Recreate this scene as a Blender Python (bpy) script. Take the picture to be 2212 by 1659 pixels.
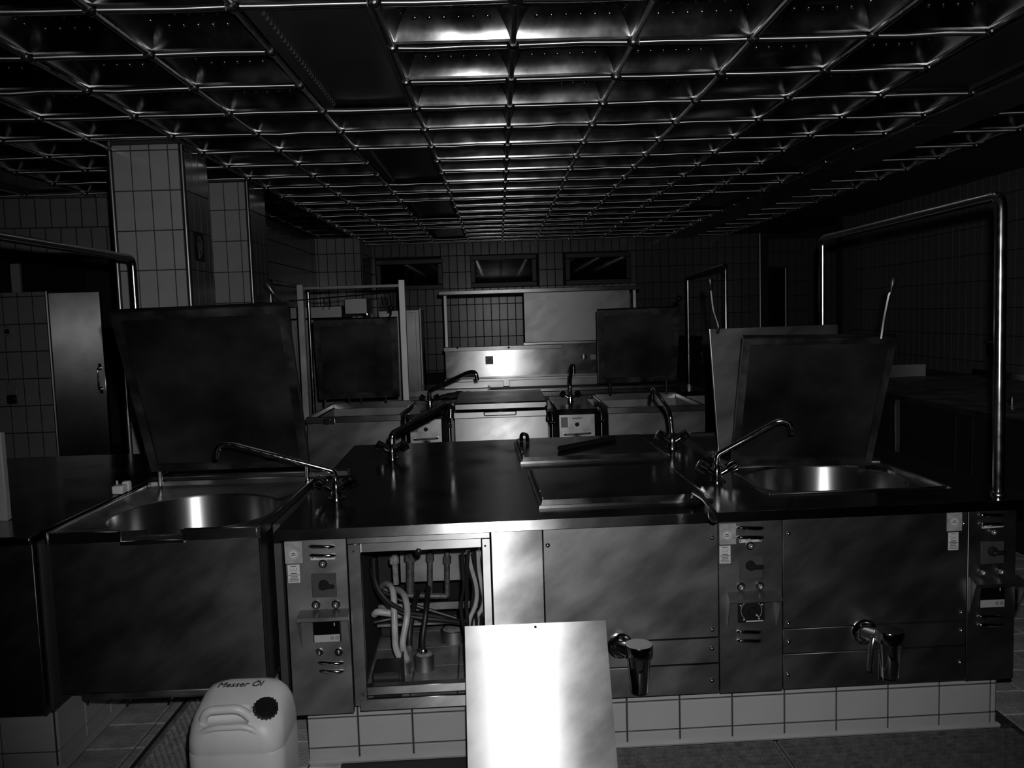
import bpy, bmesh, math, random
from mathutils import Vector, Matrix
random.seed(7)
for o in list(bpy.data.objects): bpy.data.objects.remove(o)
SC = bpy.context.scene
COL = SC.collection

# ------------------------------------------------------------------ camera
F, YAW, PITCH, ROLL, HC = 1780.0, -.014, .0835, .0312, 1.6
HZ = 1.6 + 1.122                      # ceiling grid height
def cam_rows():
    cy, sy, cp, sp, cr, sr = math.cos(YAW), math.sin(YAW), math.cos(PITCH), math.sin(PITCH), math.cos(ROLL), math.sin(ROLL)
    Rz = Matrix(((cy, sy, 0), (-sy, cy, 0), (0, 0, 1)))
    Bm = Matrix(((1, 0, 0), (0, 0, -1), (0, 1, 0)))
    Rx = Matrix(((1, 0, 0), (0, cp, -sp), (0, sp, cp)))
    Rr = Matrix(((cr, sr, 0), (-sr, cr, 0), (0, 0, 1)))
    return Rr @ Rx @ Bm @ Rz
CM = cam_rows()
cam_d = bpy.data.cameras.new('camera'); cam = bpy.data.objects.new('camera', cam_d); COL.objects.link(cam)
cam_d.sensor_width = 36; cam_d.lens = F / 2212 * 36; cam_d.clip_start = .05; cam_d.clip_end = 100
r, d, fw = CM[0], CM[1], CM[2]
cam.matrix_world = Matrix(((r[0], -d[0], -fw[0], 0), (r[1], -d[1], -fw[1], 0), (r[2], -d[2], -fw[2], HC), (0, 0, 0, 1)))
SC.camera = cam

# ------------------------------------------------------------------ world, flash, exposure
W = bpy.data.worlds.new('world'); SC.world = W; W.use_nodes = True
W.node_tree.nodes['Background'].inputs[0].default_value = (.5, .5, .5, 1)
W.node_tree.nodes['Background'].inputs[1].default_value = .0004
fl = bpy.data.lights.new('camera_flash', 'SPOT'); flash = bpy.data.objects.new('camera_flash', fl); COL.objects.link(flash)
fl.energy = 160; fl.spot_size = math.radians(92); fl.spot_blend = .75; fl.shadow_soft_size = .018
flash.location = (.055, .03, HC + .10)
flash.rotation_euler = (math.radians(90 - 3.2), 0, math.radians(-3.5))
vs = SC.view_settings
vs.view_transform = 'Standard'; vs.look = 'None'; vs.gamma = 1; vs.use_curve_mapping = False; vs.exposure = 0

# pixel -> world
def ray(x, y): return CM.transposed() @ Vector(((x - 1106) / F, (y - 829.5) / F, 1))
def at_z(x, y, z):
    v = ray(x, y); t = (z - HC) / v.z; return Vector((v.x * t, v.y * t, z))
def at_y(x, y, Y):
    v = ray(x, y); t = Y / v.y; return Vector((v.x * t, Y, HC + v.z * t))
def at_x(x, y, X):
    v = ray(x, y); t = X / v.x; return Vector((X, v.y * t, HC + v.z * t))
def project(p):
    c = CM @ (Vector(p) - Vector((0, 0, HC)))
    if c.z <= .05: return None
    return c.x / c.z * F + 1106, c.y / c.z * F + 829.5, c.z

# ------------------------------------------------------------------ materials
def mat(name, col, rough=.5, metal=0, aniso=0, tan=None, noise=0, nscale=(8, 8, 8), rvar=0, bump=0, bscale=60, coat=0, spec=.5, rot=None):
    m = bpy.data.materials.new(name); m.use_nodes = True
    n = m.node_tree.nodes; l = m.node_tree.links; b = n['Principled BSDF']
    c = (col, col, col, 1) if not isinstance(col, tuple) else (*col, 1)
    b.inputs['Base Color'].default_value = c; b.inputs['Roughness'].default_value = rough; b.inputs['Metallic'].default_value = metal
    b.inputs['Specular IOR Level'].default_value = spec
    b.inputs['Coat Weight'].default_value = coat; b.inputs['Coat Roughness'].default_value = .08
    tc = n.new('ShaderNodeTexCoord'); mp = n.new('ShaderNodeMapping'); l.new(tc.outputs['Object'], mp.inputs[0]); mp.inputs['Scale'].default_value = nscale
    if rot: mp.vector_type = 'TEXTURE'; mp.inputs['Rotation'].default_value = rot; mp.inputs['Scale'].default_value = [1/q for q in nscale]
    tx = n.new('ShaderNodeTexNoise'); tx.inputs['Scale'].default_value = 1; tx.inputs['Detail'].default_value = 5; l.new(mp.outputs[0], tx.inputs[0])
    if noise:
        mr = n.new('ShaderNodeMapRange'); l.new(tx.outputs[0], mr.inputs[0]); mr.inputs[1].default_value = .3; mr.inputs[2].default_value = .7
        mr.inputs[3].default_value = 1 - noise; mr.inputs[4].default_value = 1 + noise * .4
        mx = n.new('ShaderNodeMix'); mx.data_type = 'RGBA'; mx.blend_type = 'MULTIPLY'; mx.inputs[0].default_value = 1
        mx.inputs[6].default_value = c; l.new(mr.outputs[0], mx.inputs[7]); l.new(mx.outputs[2], b.inputs['Base Color'])
    if rvar:
        mr = n.new('ShaderNodeMapRange'); l.new(tx.outputs[0], mr.inputs[0]); mr.inputs[1].default_value = .3; mr.inputs[2].default_value = .7
        mr.inputs[3].default_value = max(.03, rough - rvar); mr.inputs[4].default_value = min(1, rough + rvar); l.new(mr.outputs[0], b.inputs['Roughness'])
    if bump:
        t2 = n.new('ShaderNodeTexNoise'); t2.inputs['Scale'].default_value = bscale; t2.inputs['Detail'].default_value = 4; l.new(tc.outputs['Object'], t2.inputs[0])
        bp = n.new('ShaderNodeBump'); bp.inputs['Strength'].default_value = bump; bp.inputs['Distance'].default_value = .01
        l.new(t2.outputs[0], bp.inputs['Height']); l.new(bp.outputs[0], b.inputs['Normal'])
    if aniso:
        b.inputs['Anisotropic'].default_value = aniso
        if tan:
            cx = n.new('ShaderNodeCombineXYZ')
            for i in range(3): cx.inputs[i].default_value = tan[i]
            l.new(cx.outputs[0], b.inputs['Tangent'])
    return m
VZ, VX, VY = (.02, .01, 1), (1, .03, .02), (.02, 1, .02)
M = dict(
 steel=mat('brushed_steel', .5, .34, 1, .75, VZ, noise=.2, nscale=(4, 4, 4), rvar=.05),
 steel_scr=mat('scratched_steel', .34, .42, 1, .5, VZ, noise=.22, nscale=(4, 4, 9), rvar=.06, rot=(0, -.6, 0)),
 steel_bright=mat('bright_brushed_steel', .45, .37, 1, .90, VZ, noise=.16, nscale=(6, 6, 12), rvar=.04, rot=(0, -.5, 0), bump=.010, bscale=9),
 steel_splash=mat('splashback_steel', .75, .27, 1, .94, VZ, noise=.2, nscale=(4, 4, 7), rvar=.04, rot=(0, -.7, 0)),
 steel_top=mat('worktop_steel', .2, .17, 1, .3, VY, noise=.3, nscale=(4, 4, 4), rvar=.07),
 steel_door=mat('door_steel', .95, .27, 1, 1.0, VX, noise=.08, nscale=(3, 3, 3), rvar=.02),
 steel_dull=mat('dull_steel', .36, .52, 1, .3, VZ, noise=.4, nscale=(6, 6, 6), rvar=.1),
 steel_far=mat('appliance_steel', .26, .40, 1, .6, VX, noise=.3, nscale=(3, 3, 3), rvar=.08),
 steel_box=mat('column_steel', .6, .38, 1, .6, VZ, noise=.3, nscale=(8, 8, 8), rvar=.08),
 lid_in=mat('lid_inside_steel', .11, .46, 1, .3, VZ, noise=.4, nscale=(3, 3, 3), rvar=.1),
 lid_edge=mat('lid_border_steel', .15, .46, 1, .3, VZ, noise=.4, nscale=(9, 9, 9), rvar=.1),
 basin=mat('basin_steel', .62, .26, 1, .75, VZ, noise=.2, nscale=(5, 5, 1), rvar=.05),
 post=mat('square_post_steel', .9, .45, .5, .3, VZ, noise=.3, nscale=(6, 6, 3), rvar=.08),
 chrome=mat('chrome', .75, .09, 1, rvar=.05, nscale=(60, 60, 60)),
 pipe=mat('pipe_steel', .5, .21, 1, rvar=.05, nscale=(20, 20, 20)),
 lever=mat('lever_steel', .16, .42, 1),
 cassette=mat('cassette_steel', .25, .19, 1, noise=.3, nscale=(7, 7, 7), rvar=.05, bump=.012, bscale=5),
 bar=mat('grid_bar_steel', .9, .42, 1, .92, VX, rvar=.05, nscale=(12, 12, 12), bump=.03, bscale=14),
 bar_long=mat('grid_rail_steel', .3, .30, 1, rvar=.08, nscale=(12, 12, 12)),
 dpanel=mat('ceiling_sheet', .26, .34, .8, noise=.3, nscale=(4, 4, 4)),
 diff=mat('light_diffuser', .05, .22, 0, spec=.35, noise=.2, nscale=(3, 3, 3)),
 tile_far=mat('dull_wall_tile', .26, .25, 0, noise=.12, nscale=(5, 5, 5)),
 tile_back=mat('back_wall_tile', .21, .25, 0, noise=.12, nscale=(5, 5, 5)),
 tile_mid=mat('partition_tile', .36, .25, 0, noise=.12, nscale=(5, 5, 5)),
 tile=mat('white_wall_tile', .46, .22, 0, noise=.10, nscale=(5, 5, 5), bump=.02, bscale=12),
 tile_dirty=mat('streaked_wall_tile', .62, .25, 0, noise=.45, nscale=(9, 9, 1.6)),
 tile_shaded=mat('shaded_wall_tile', .15, .22, 0, noise=.12, nscale=(5, 5, 5)),  # wall tile toned down: shade of side and far faces put into the colour
 grout=mat('dark_grout', .035, .9),
 trim=mat('corner_trim', .34, .34, 1),
 floor_tile=mat('studded_floor_tile', .55, .55, 0, noise=.45, nscale=(9, 9, 9), bump=.45, bscale=110),
 inner_tile=mat('cabinet_floor_tile', .22, .35, 0, noise=.5, nscale=(10, 10, 10)),
 black=mat('black_plastic', .012, .3),
 rubber=mat('black_rubber', .015, .45, noise=.3),
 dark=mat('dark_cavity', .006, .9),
 dark_paint=mat('dark_paint', .05, .6, noise=.3),
 soffit=mat('grey_soffit', .07, .6, noise=.2),
 white_pl=mat('white_plastic', .74, .42, 0, noise=.08, nscale=(12, 12, 12)),
 hose=mat('white_hose', .5, .35, noise=.25, nscale=(25, 25, 25)),
 card=mat('paper_label', .55, .6),
 plate=mat('grey_plate', .33, .45, 0, noise=.3, nscale=(60, 60, 60)),
 badge=mat('badge', .55, .5),
 ink=mat('ink', .02, .7),
 grey_pl=mat('grey_plastic', .38, .45),
 glassk=mat('dark_glass', .004, .04, 0, spec=.9),
 frame_dk=mat('dark_window_frame', .05, .4, noise=.2),
 lampl=mat('lamp_lens', .8, .26, .9),
 concrete=mat('mortar', .30, .9, 0, noise=.5, nscale=(40, 40, 40), bump=.4, bscale=80),
 pipe_old=mat('old_pipe', .17, .55, .6, noise=.5, nscale=(40, 40, 40), bump=.2),
 cloth=mat('grey_cloth', .10, .95, noise=.3, nscale=(30, 30, 30)),
 white_board=mat('pale_board', .40, .5, noise=.1),
 grate=mat('galvanised_grating', .42, .45, .35, noise=.4, nscale=(30, 30, 30)),
 grate_dk=mat('dark_grating', .28, .4, .6, noise=.4, nscale=(30, 30, 30)),
 sign=mat('sign_field', .018, .5), sign_ink=mat('sign_line', .13, .6),
)

# ------------------------------------------------------------------ mesh builder
class MB:
    def __init__(s, mx=None): s.b = bmesh.new(); s.mx = mx
    def _add(s, vs_): return vs_
    def box(s, x0, x1, y0, y1, z0, z1, bev=0, seg=1, rot=None):
        g = bmesh.ops.create_cube(s.b, size=1)['verts']
        c = Vector(((x0 + x1) / 2, (y0 + y1) / 2, (z0 + z1) / 2)); sc = Vector((abs(x1 - x0), abs(y1 - y0), abs(z1 - z0)))
        for v in g:
            p = Vector((v.co.x * sc.x, v.co.y * sc.y, v.co.z * sc.z))
            if rot is not None: p = rot @ p
            v.co = p + c
        if bev:
            es = list({e for v in g for e in v.link_edges})
            bmesh.ops.bevel(s.b, geom=es, offset=min(bev, min(sc) * .45), segments=seg, affect='EDGES', profile=.5)
        return s
    def hexa(s, pts):                      # 8 points: bottom 4 ccw, top 4 ccw
        v = [s.b.verts.new(p) for p in pts]
        for f in ((3, 2, 1, 0), (4, 5, 6, 7), (0, 1, 5, 4), (1, 2, 6, 5), (2, 3, 7, 6), (3, 0, 4, 7)): s.b.faces.new([v[i] for i in f])
        return s
    def frustum(s, x0, x1, y0, y1, z0, z1, e):
        return s.hexa([(x0 - e, y0 - e, z0), (x1 + e, y0 - e, z0), (x1 + e, y1 + e, z0), (x0 - e, y1 + e, z0), (x0, y0, z1), (x1, y0, z1), (x1, y1, z1), (x0, y1, z1)])
    def poly(s, pts, n, t):                # polygon extruded along n by t
        n = Vector(n) * t; a = [s.b.verts.new(p) for p in pts]; c = [s.b.verts.new(Vector(p) + n) for p in pts]
        s.b.faces.new(a[::-1]); s.b.faces.new(c); k = len(a)
        for i in range(k): s.b.faces.new((a[i], a[(i + 1) % k], c[(i + 1) % k], c[i]))
        return s
    def tube(s, pts, r, seg=10, cap=True):
        P = [Vector(p) for p in pts]; R = r if isinstance(r, (list, tuple)) else [r] * len(P)
        t0 = (P[1] - P[0]).normalized(); u = t0.orthogonal().normalized(); rings = []
        for i, p in enumerate(P):
            if i == 0: t = P[1] - P[0]
            elif i == len(P) - 1: t = P[-1] - P[-2]
            else: t = (P[i + 1] - p).normalized() + (p - P[i - 1]).normalized()
            t.normalize(); u = (u - t * u.dot(t)).normalized(); w = t.cross(u)
            rings.append([s.b.verts.new(p + (u * math.cos(a) + w * math.sin(a)) * R[i]) for a in (2 * math.pi * k / seg for k in range(seg))])
        for A, B in zip(rings, rings[1:]):
            for k in range(seg): s.b.faces.new((A[k], A[(k + 1) % seg], B[(k + 1) % seg], B[k]))
        if cap: s.b.faces.new(rings[0][::-1]); s.b.faces.new(rings[-1])
        return s
    def cyl(s, a, b_, r, seg=14): return s.tube([a, b_], r, seg)
    def lathe(s, c, axis, prof, seg=20, cap=(True, True)):   # prof: list of (height along axis, radius)
        c = Vector(c); ax = Vector(axis).normalized(); u = ax.orthogonal().normalized(); w = ax.cross(u); rings = []
        for h, rr in prof:
            rings.append([s.b.verts.new(c + ax * h + (u * math.cos(t) + w * math.sin(t)) * rr) for t in (2 * math.pi * k / seg for k in range(seg))])
        for A, B in zip(rings, rings[1:]):
            for k in range(seg): s.b.faces.new((A[k], A[(k + 1) % seg], B[(k + 1) % seg], B[k]))
        if cap[0]: s.b.faces.new(rings[0][::-1])
        if cap[1]: s.b.faces.new(rings[-1])
        return s
    def ball(s, c, r, seg=12):
        bmesh.ops.create_uvsphere(s.b, u_segments=seg, v_segments=max(6, seg // 2 + 2), radius=r, matrix=Matrix.Translation(c)); return s
    def build(s, name, m, parent=None, smooth=True, ang=38, normals=True):
        me = bpy.data.meshes.new(name)
        if normals: bmesh.ops.recalc_face_normals(s.b, faces=s.b.faces)
        if s.mx is not None: bmesh.ops.transform(s.b, matrix=s.mx, verts=s.b.verts)
        base = wpos(parent) if parent else None
        if base is None:
            xs = [v.co for v in s.b.verts]
            lo = [min(v[i] for v in xs) for i in range(3)]; hi = [max(v[i] for v in xs) for i in range(3)]
            base = Vector(((lo[0] + hi[0]) / 2, (lo[1] + hi[1]) / 2, lo[2])); loc = base
        else: loc = Vector((0, 0, 0))
        bmesh.ops.translate(s.b, vec=-base, verts=s.b.verts)
        s.b.to_mesh(me); s.b.free()
        me.materials.append(M[m] if isinstance(m, str) else m)
        if smooth:
            for p in me.polygons: p.use_smooth = True
            me.set_sharp_from_angle(angle=math.radians(ang))
        o = bpy.data.objects.new(name, me); COL.objects.link(o); o.location = loc
        if parent: o.parent = parent
        return o
def wpos(o):
    p = Vector((0, 0, 0))
    while o: p = p + o.location; o = o.parent
    return p
def tag(o, label=None, cat=None, group=None, kind=None):
    if label: o['label'] = label
    if cat: o['category'] = cat
    if group: o['group'] = group
    if kind: o['kind'] = kind
    return o
def thing(name, label, cat, loc=(0, 0, 0), group=None):
    o = bpy.data.objects.new(name, None); COL.objects.link(o); o.location = loc; o.empty_display_size = .1
    return tag(o, label, cat, group)
def copy_tree(o, parent=None):
    c = o.copy(); COL.objects.link(c); c.parent = parent
    for ch in list(o.children): copy_tree(ch, c)
    return c
def arc(c, r, a0, a1, u, w, n=6):
    c, u, w = Vector(c), Vector(u), Vector(w)
    return [c + (u * math.cos(a0 + (a1 - a0) * i / n) + w * math.sin(a0 + (a1 - a0) * i / n)) * r for i in range(n + 1)]
def bend(pts, r, n=6):                    # polyline with rounded corners
    P = [Vector(p) for p in pts]; out = [P[0]]
    for a, b, c in zip(P, P[1:], P[2:]):
        d1 = (a - b); d2 = (c - b); rr = min(r, d1.length * .48, d2.length * .48); p1 = b + d1.normalized() * rr; p2 = b + d2.normalized() * rr
        for i in range(n + 1):
            t = i / n; out.append(p1 * (1 - t) ** 2 + b * 2 * t * (1 - t) + p2 * t * t)
    return out + [P[-1]]
def text(body, size, m, mx, name='lettering', parent=None, ext=.0004, shear=0):
    cu = bpy.data.curves.new(name, 'FONT'); cu.body = body; cu.size = size; cu.align_x = 'CENTER'; cu.align_y = 'CENTER'; cu.extrude = ext; cu.shear = shear
    t = bpy.data.objects.new(name, cu); COL.objects.link(t); bpy.context.view_layer.update()
    me = bpy.data.meshes.new_from_object(t); bpy.data.objects.remove(t)
    me.transform(mx); me.transform(Matrix.Translation(-(wpos(parent) if parent else Vector())))
    me.materials.clear(); me.materials.append(M[m])
    o = bpy.data.objects.new(name, me); COL.objects.link(o)
    if parent: o.parent = parent
    return o

# ------------------------------------------------------------------ tiles
TILE_CACHE = {}
def tile_mesh(w, h, t, m):
    k = (round(w, 4), round(h, 4), t, m)
    if k not in TILE_CACHE:
        b = bmesh.new(); e = .0025
        lo = [b.verts.new(p) for p in ((-w/2, 0, -h/2), (w/2, 0, -h/2), (w/2, 0, h/2), (-w/2, 0, h/2))]
        mi = [b.verts.new(p) for p in ((-w/2, -t + e, -h/2), (w/2, -t + e, -h/2), (w/2, -t + e, h/2), (-w/2, -t + e, h/2))]
        up = [b.verts.new(p) for p in ((-w/2 + e, -t, -h/2 + e), (w/2 - e, -t, -h/2 + e), (w/2 - e, -t, h/2 - e), (-w/2 + e, -t, h/2 - e))]
        b.faces.new(up)
        for A, B in ((lo, mi), (mi, up)):
            for i in range(4): b.faces.new((A[i], A[(i + 1) % 4], B[(i + 1) % 4], B[i]))
        me = bpy.data.meshes.new('tile'); bmesh.ops.recalc_face_normals(b, faces=b.faces); b.to_mesh(me); b.free(); me.materials.append(M[m]); TILE_CACHE[k] = me
    return TILE_CACHE[k]
def tile_surface(parent, org, udir, vdir, u0, u1, v0, v1, tw, th, j=.008, t=.008, m='tile', uo=0, vo=0, skip=None, limit=290, pick=None, rowshift=None):
    """rectangular field of tiles; outward normal = vdir x udir reversed so that tile front (-Y local) points out"""
    org, U, V = Vector(org), Vector(udir).normalized(), Vector(vdir).normalized()
    Nn = U.cross(V)                       # outward
    R = Matrix((U, -Nn, V)).transposed()
    cells = []
    k = math.floor((v0 - vo) / th)
    while vo + k * th < v1 - 1e-6:
        a, b = max(v0, vo + k * th + j/2), min(v1, vo + (k + 1) * th - j/2)
        sh = uo + (rowshift(k) if rowshift else 0); i = math.floor((u0 - sh) / tw)
        while sh + i * tw < u1 - 1e-6:
            c, d_ = max(u0, sh + i * tw + j/2), min(u1, sh + (i + 1) * tw - j/2)
            if b - a > .012 and d_ - c > .012 and not (skip and skip((c + d_)/2, (a + b)/2)):
                p = org + U * ((c + d_)/2) + V * ((a + b)/2); cells.append((p, d_ - c, b - a, (c + d_)/2, (a + b)/2))
            i += 1
        k += 1
    def rank(c):
        q = project(c[0])
        if not q: return 1e9
        out = max(0, -q[0] - 30, q[0] - 2242, -q[1] - 30, q[1] - 1690)
        return q[2] + (1000 + out if out > 0 else 0)
    cells.sort(key=rank)
    base = wpos(parent)
    for p, w, h, uu, vv in cells[:limit]:
        mm = pick(uu, vv) if pick else m
        o = bpy.data.objects.new('tile', tile_mesh(w, h, t, mm)); COL.objects.link(o); o.parent = parent
        o.matrix_local = Matrix.Translation(p - base) @ R.to_4x4()
    rest = cells[limit:]
    if rest:
        b = MB()
        for p, w, h, uu, vv in rest:
            x = U * w/2; y = V * h/2; n = Nn * t
            b.hexa([p - x - y, p + x - y, p + x + y, p - x + y, p - x - y + n, p + x - y + n, p + x + y + n, p - x + y + n])
        tag(b.build('tile_field', m, parent, smooth=False), kind='stuff')

# ------------------------------------------------------------------ room shell
def struct(o, label=None): o['kind'] = 'structure'; (o.__setitem__('label', label) if label else None); return o
TR_L = (-1.40, -.93, 1.9, 3.46)      # drainage channel left
TR_F = (.34, 1.90, 2.20, 2.98)      # drainage channel in front of the plinth
b = MB()
xs = sorted({-6, 6.2, TR_L[0], TR_L[1], TR_F[0], TR_F[1]}); ys = sorted({-1.5, 15.5, TR_L[2], TR_L[3], TR_F[2], TR_F[3]})
for x0, x1 in zip(xs, xs[1:]):
    for y0, y1 in zip(ys, ys[1:]):
        cx, cy = (x0 + x1)/2, (y0 + y1)/2
        inside = any(t[0] < cx < t[1] and t[2] < cy < t[3] for t in (TR_L, TR_F))
        b.box(x0, x1, y0, y1, -.30, -.16 if inside else -.006)
floor = struct(b.build('floor', 'grout', smooth=False), 'dark tiled kitchen floor with drainage channels')
FT = .19
for (u0, u1, v0, v1, lim) in ((-1.63, -1.402, 2.0, 4.2, 60), (-.928, -.62, 2.0, 4.2, 60), (-1.402, -.928, 3.462, 4.2, 30), (1.905, 4.45, 2.0, 5.4, 190)):
    tile_surface(floor, (0, 0, -.006), (1, 0, 0), (0, 1, 0), u0, u1, v0, v1, FT, FT, .006, .006, 'floor_tile', uo=u0, limit=lim)

# back wall with windows in front of it, other walls
wb = struct(MB().box(-2.0, 4.06, 12.76, 12.95, 0, 2.95).build('wall_back', 'grout', smooth=False), 'white tiled back wall with three dark windows')
WIN = ((-1.844, -.828, 2.025, 2.493), (-.405, .610, 2.031, 2.520), (1.05, 2.059, 2.029, 2.512))
def wskip(u, v): return any(w[0] < u < w[1] and w[2] < v < w[3] for w in WIN)
tile_surface(wb, (0, 12.76, 0), (1, 0, 0), (0, 0, 1), -1.99, 4.04, .75, 2.75, .125, .25, .009, .008, 'tile_shaded', vo=.03, uo=.02, skip=wskip, limit=295,
             pick=lambda u, v: 'tile_dirty' if (-.6 < u < 2.1 and v < 1.95) else ('tile_back' if u < 2.2 else 'tile_shaded'))
wl = struct(MB().box(-2.72, -2.55, 9.0, 11.7, 0, 2.95).box(-2.72, -1.90, 11.72, 12.9, 0, 2.95).build('wall_left', 'grout', smooth=False), 'shade-toned tiled side wall with a white tiled return')
tile_surface(wl, (0, 11.72, 0), (1, 0, 0), (0, 0, 1), -2.54, -1.91, .9, 2.75, .125, .25, .009, .008, 'tile', vo=.03, limit=60)
tile_surface(wl, (-2.55, 0, 0), (0, 1, 0), (0, 0, 1), 9.0, 11.7, .9, 2.75, .125, .25, .009, .008, 'tile_shaded', vo=.03, limit=170)  # side face in the darker tile, its shade is in the colour
tile_surface(wl, (-1.90, 0, 0), (0, 1, 0), (0, 0, 1), 11.73, 12.75, .9, 2.75, .125, .25, .009, .008, 'tile_shaded', vo=.03, limit=60)
MB().cyl((-1.895, 11.715, 0), (-1.895, 11.715, 2.72), .014, 8).build('corner_trim', 'trim', wl)
wr = struct(MB().box(4.5, 4.7, 2.0, 10.55, 0, 2.95).build('wall_right', 'grout', smooth=False), 'tiled right wall in the dark')
tile_surface(wr, (4.5, 0, 0), (0, -1, 0), (0, 0, 1), -10.53, -4.6, .9, 2.72, .125, .25, .007, .008, 'tile_shaded', vo=.03, limit=295)
w5 = struct(MB().box(4.3, 6.2, 14.2, 14.4, 0, 2.95).box(4.06, 4.2, 12.78, 14.4, 0, 2.95).build('wall_recess', 'grout', smooth=False), 'dim tiled wall of the far recess')
tile_surface(w5, (0, 14.2, 0), (1, 0, 0), (0, 0, 1), 4.25, 6.1, 1.0, 2.75, .125, .25, .009, .008, 'tile_shaded', vo=.03, skip=lambda u, v: 4.42 < u < 4.95 and v < 2.3, limit=90)
MB().cyl((4.06, 12.75, 0), (4.06, 12.75, 2.74), .016, 8).build('corner_trim', 'trim', w5)
MB().box(4.44, 4.93, 14.17, 14.19, 0, 2.26).build('doorway_shade', 'dark', w5)  # black sheet in place of the unlit opening, shade as colour
MB().cyl((4.95, 14.16, 0), (4.95, 14.16, 2.26), .012, 8).build('corner_trim', 'trim', w5)
tag(struct(MB().box(4.38, 4.5, 10.45, 10.62, 0, 2.9).build('trim_1', 'dark_paint'), 'dark corner post at the end of the right wall'))
# left partition with door, bulkhead above
wp = struct(MB().box(-5.6, -4.10, 7.62, 7.75, 0, 1.945).build('wall_partition', 'grout', smooth=False), 'low tiled partition wall beside the steel door')
tile_surface(wp, (0, 7.62, 0), (1, 0, 0), (0, 0, 1), -5.2, -4.24, 0, 1.945, .136, .25, .009, .008, 'tile', uo=-4.24, vo=.155, limit=120, pick=lambda u, v: 'tile_mid')
tile_surface(wp, (0, 7.62, 0), (1, 0, 0), (0, 0, 1), -4.235, -4.115, 0, 1.945, .3, .25, .009, .008, 'tile_mid', uo=-4.25, vo=.155, limit=20)
MB().cyl((-4.105, 7.61, 0), (-4.105, 7.61, 1.945), .014, 8).build('corner_trim', 'trim', wp)
a = math.radians(5.5); ub = (math.cos(a), math.sin(a), 0)
bo = Vector((-5.6, 6.98, 0))
wu = struct(MB(Matrix.Translation(bo) @ Matrix.Rotation(a, 4, 'Z')).box(0, 3.4, 0, .15, 2.24, 2.95).build('wall_bulkhead', 'grout', smooth=False), 'tiled bulkhead hanging over the steel door')
tile_surface(wu, bo, ub, (0, 0, 1), .4, 3.36, 2.25, 2.75, .124, .25, .009, .008, 'tile', uo=.05, vo=2.21, pick=lambda u, v: 'tile_far', limit=80, rowshift=lambda k: .055 * (k % 2))
struct(MB().box(-6, -5.6, 4, 12, 0, 2.95).build('wall_far_left', 'dark_paint', smooth=False), 'dark wall at the far left')
struct(MB().box(-5.6, -2.72, 11.4, 11.6, 0, 2.95).build('wall_corridor', 'dark_paint', smooth=False), 'unlit wall behind the partition')  # dark colour stands for the missing light behind the partition
# steel door
dr = thing('door_1', None, None, (-3.85, 7.62, 0)); dr['kind'] = 'structure'
MB().box(-4.085, -3.62, 7.60, 7.64, .02, 1.93, .004).build('door_leaf', 'steel_door', dr)
hd = MB().tube(bend([(-3.66, 7.60, 1.04), (-3.66, 7.545, 1.04), (-3.66, 7.545, 1.235), (-3.66, 7.60, 1.235)], .025), .009).build('handle', 'chrome', dr)
MB().box(-3.675, -3.645, 7.592, 7.602, 1.0, 1.06).box(-3.675, -3.645, 7.592, 7.602, 1.215, 1.275).build('handle_mount', 'chrome', dr)
# the dim frame and gear of the passage beside the door
t = thing('passage_door', 'dark passage door with two long pull handles beside the pillar', 'door', (-3.3, 8.2, 0))
MB().box(-3.58, -2.95, 8.2, 8.24, 0, 1.9, .004).build('door_leaf', 'dark_paint', t)
for z in (.62, ): MB().tube(bend([(-3.32, 8.2, z), (-3.32, 8.13, z), (-3.32, 8.13, z + .3), (-3.32, 8.2, z + .3)], .03), .011).build('pull_handle', 'pipe', t)
MB().tube(bend([(-3.22, 8.2, .15), (-3.22, 8.13, .15), (-3.22, 8.13, .30), (-3.22, 8.2, .30)], .03), .011).build('pull_handle', 'pipe', t)
o = MB().box(-4.455, -4.375, 7.68, 7.72, 1.946, 2.21, .004).build('short_post', 'tile', None)
tag(o, 'short pale post standing on top of the tiled partition', 'post')
t = thing('wall_switch', 'small round light switch on the tiled partition', 'switch', at_y(17, 716, 7.6))
c = at_y(17, 716, 7.606); MB().box(c.x - .04, c.x + .04, 7.596, 7.614, c.z - .045, c.z + .045, .006).build('plate', 'plate', t); MB().cyl((c.x, 7.600, c.z), (c.x, 7.585, c.z), .022).build('rocker', 'black', t)
c = at_y(28, 848, 7.606); t = thing('wall_socket', 'double wall socket with a dark plug on the tiled partition', 'socket', c)
MB().box(c.x - .05, c.x + .05, 7.590, 7.614, c.z - .11, c.z + .10, .008).build('plate', 'plate', t); MB().box(c.x - .04, c.x + .045, 7.56, 7.592, c.z - .10, c.z - .02, .008).build('plug', 'black', t)

# pillars
def pillar(name, x0, x1, y0, y1, label, uo, vo, tw):
    p = struct(MB().box(x0 + .012, x1 - .012, y0 + .008, y1 - .008, 0, 2.95).build(name, 'grout', smooth=False), label)
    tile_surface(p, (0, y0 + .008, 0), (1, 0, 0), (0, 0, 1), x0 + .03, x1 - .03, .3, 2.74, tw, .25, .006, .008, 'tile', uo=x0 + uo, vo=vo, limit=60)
    tile_surface(p, (x1 - .012, 0, 0), (0, 1, 0), (0, 0, 1), y0 + .03, y1 - .03, .3, 2.74, tw, .25, .006, .008, 'tile_shaded', uo=y0 + .03, vo=vo, limit=60)  # pillar side in the darker tile copy, shade painted in
    for x in (x0 + .012, x1 - .012):
        MB().cyl((x, y0 + .012, 0), (x, y0 + .012, 2.80), .018, 10).build('corner_trim', 'trim', p)
    MB().box(x0, x1, y0, y1, 2.745, 2.80).build('collar', 'dark_paint', p)
    return p
p1 = pillar('pillar', -2.43, -1.955, 5.33, 5.80, 'thick white tiled pillar with a sign on its side', .03, -.045, .1165)
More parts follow.
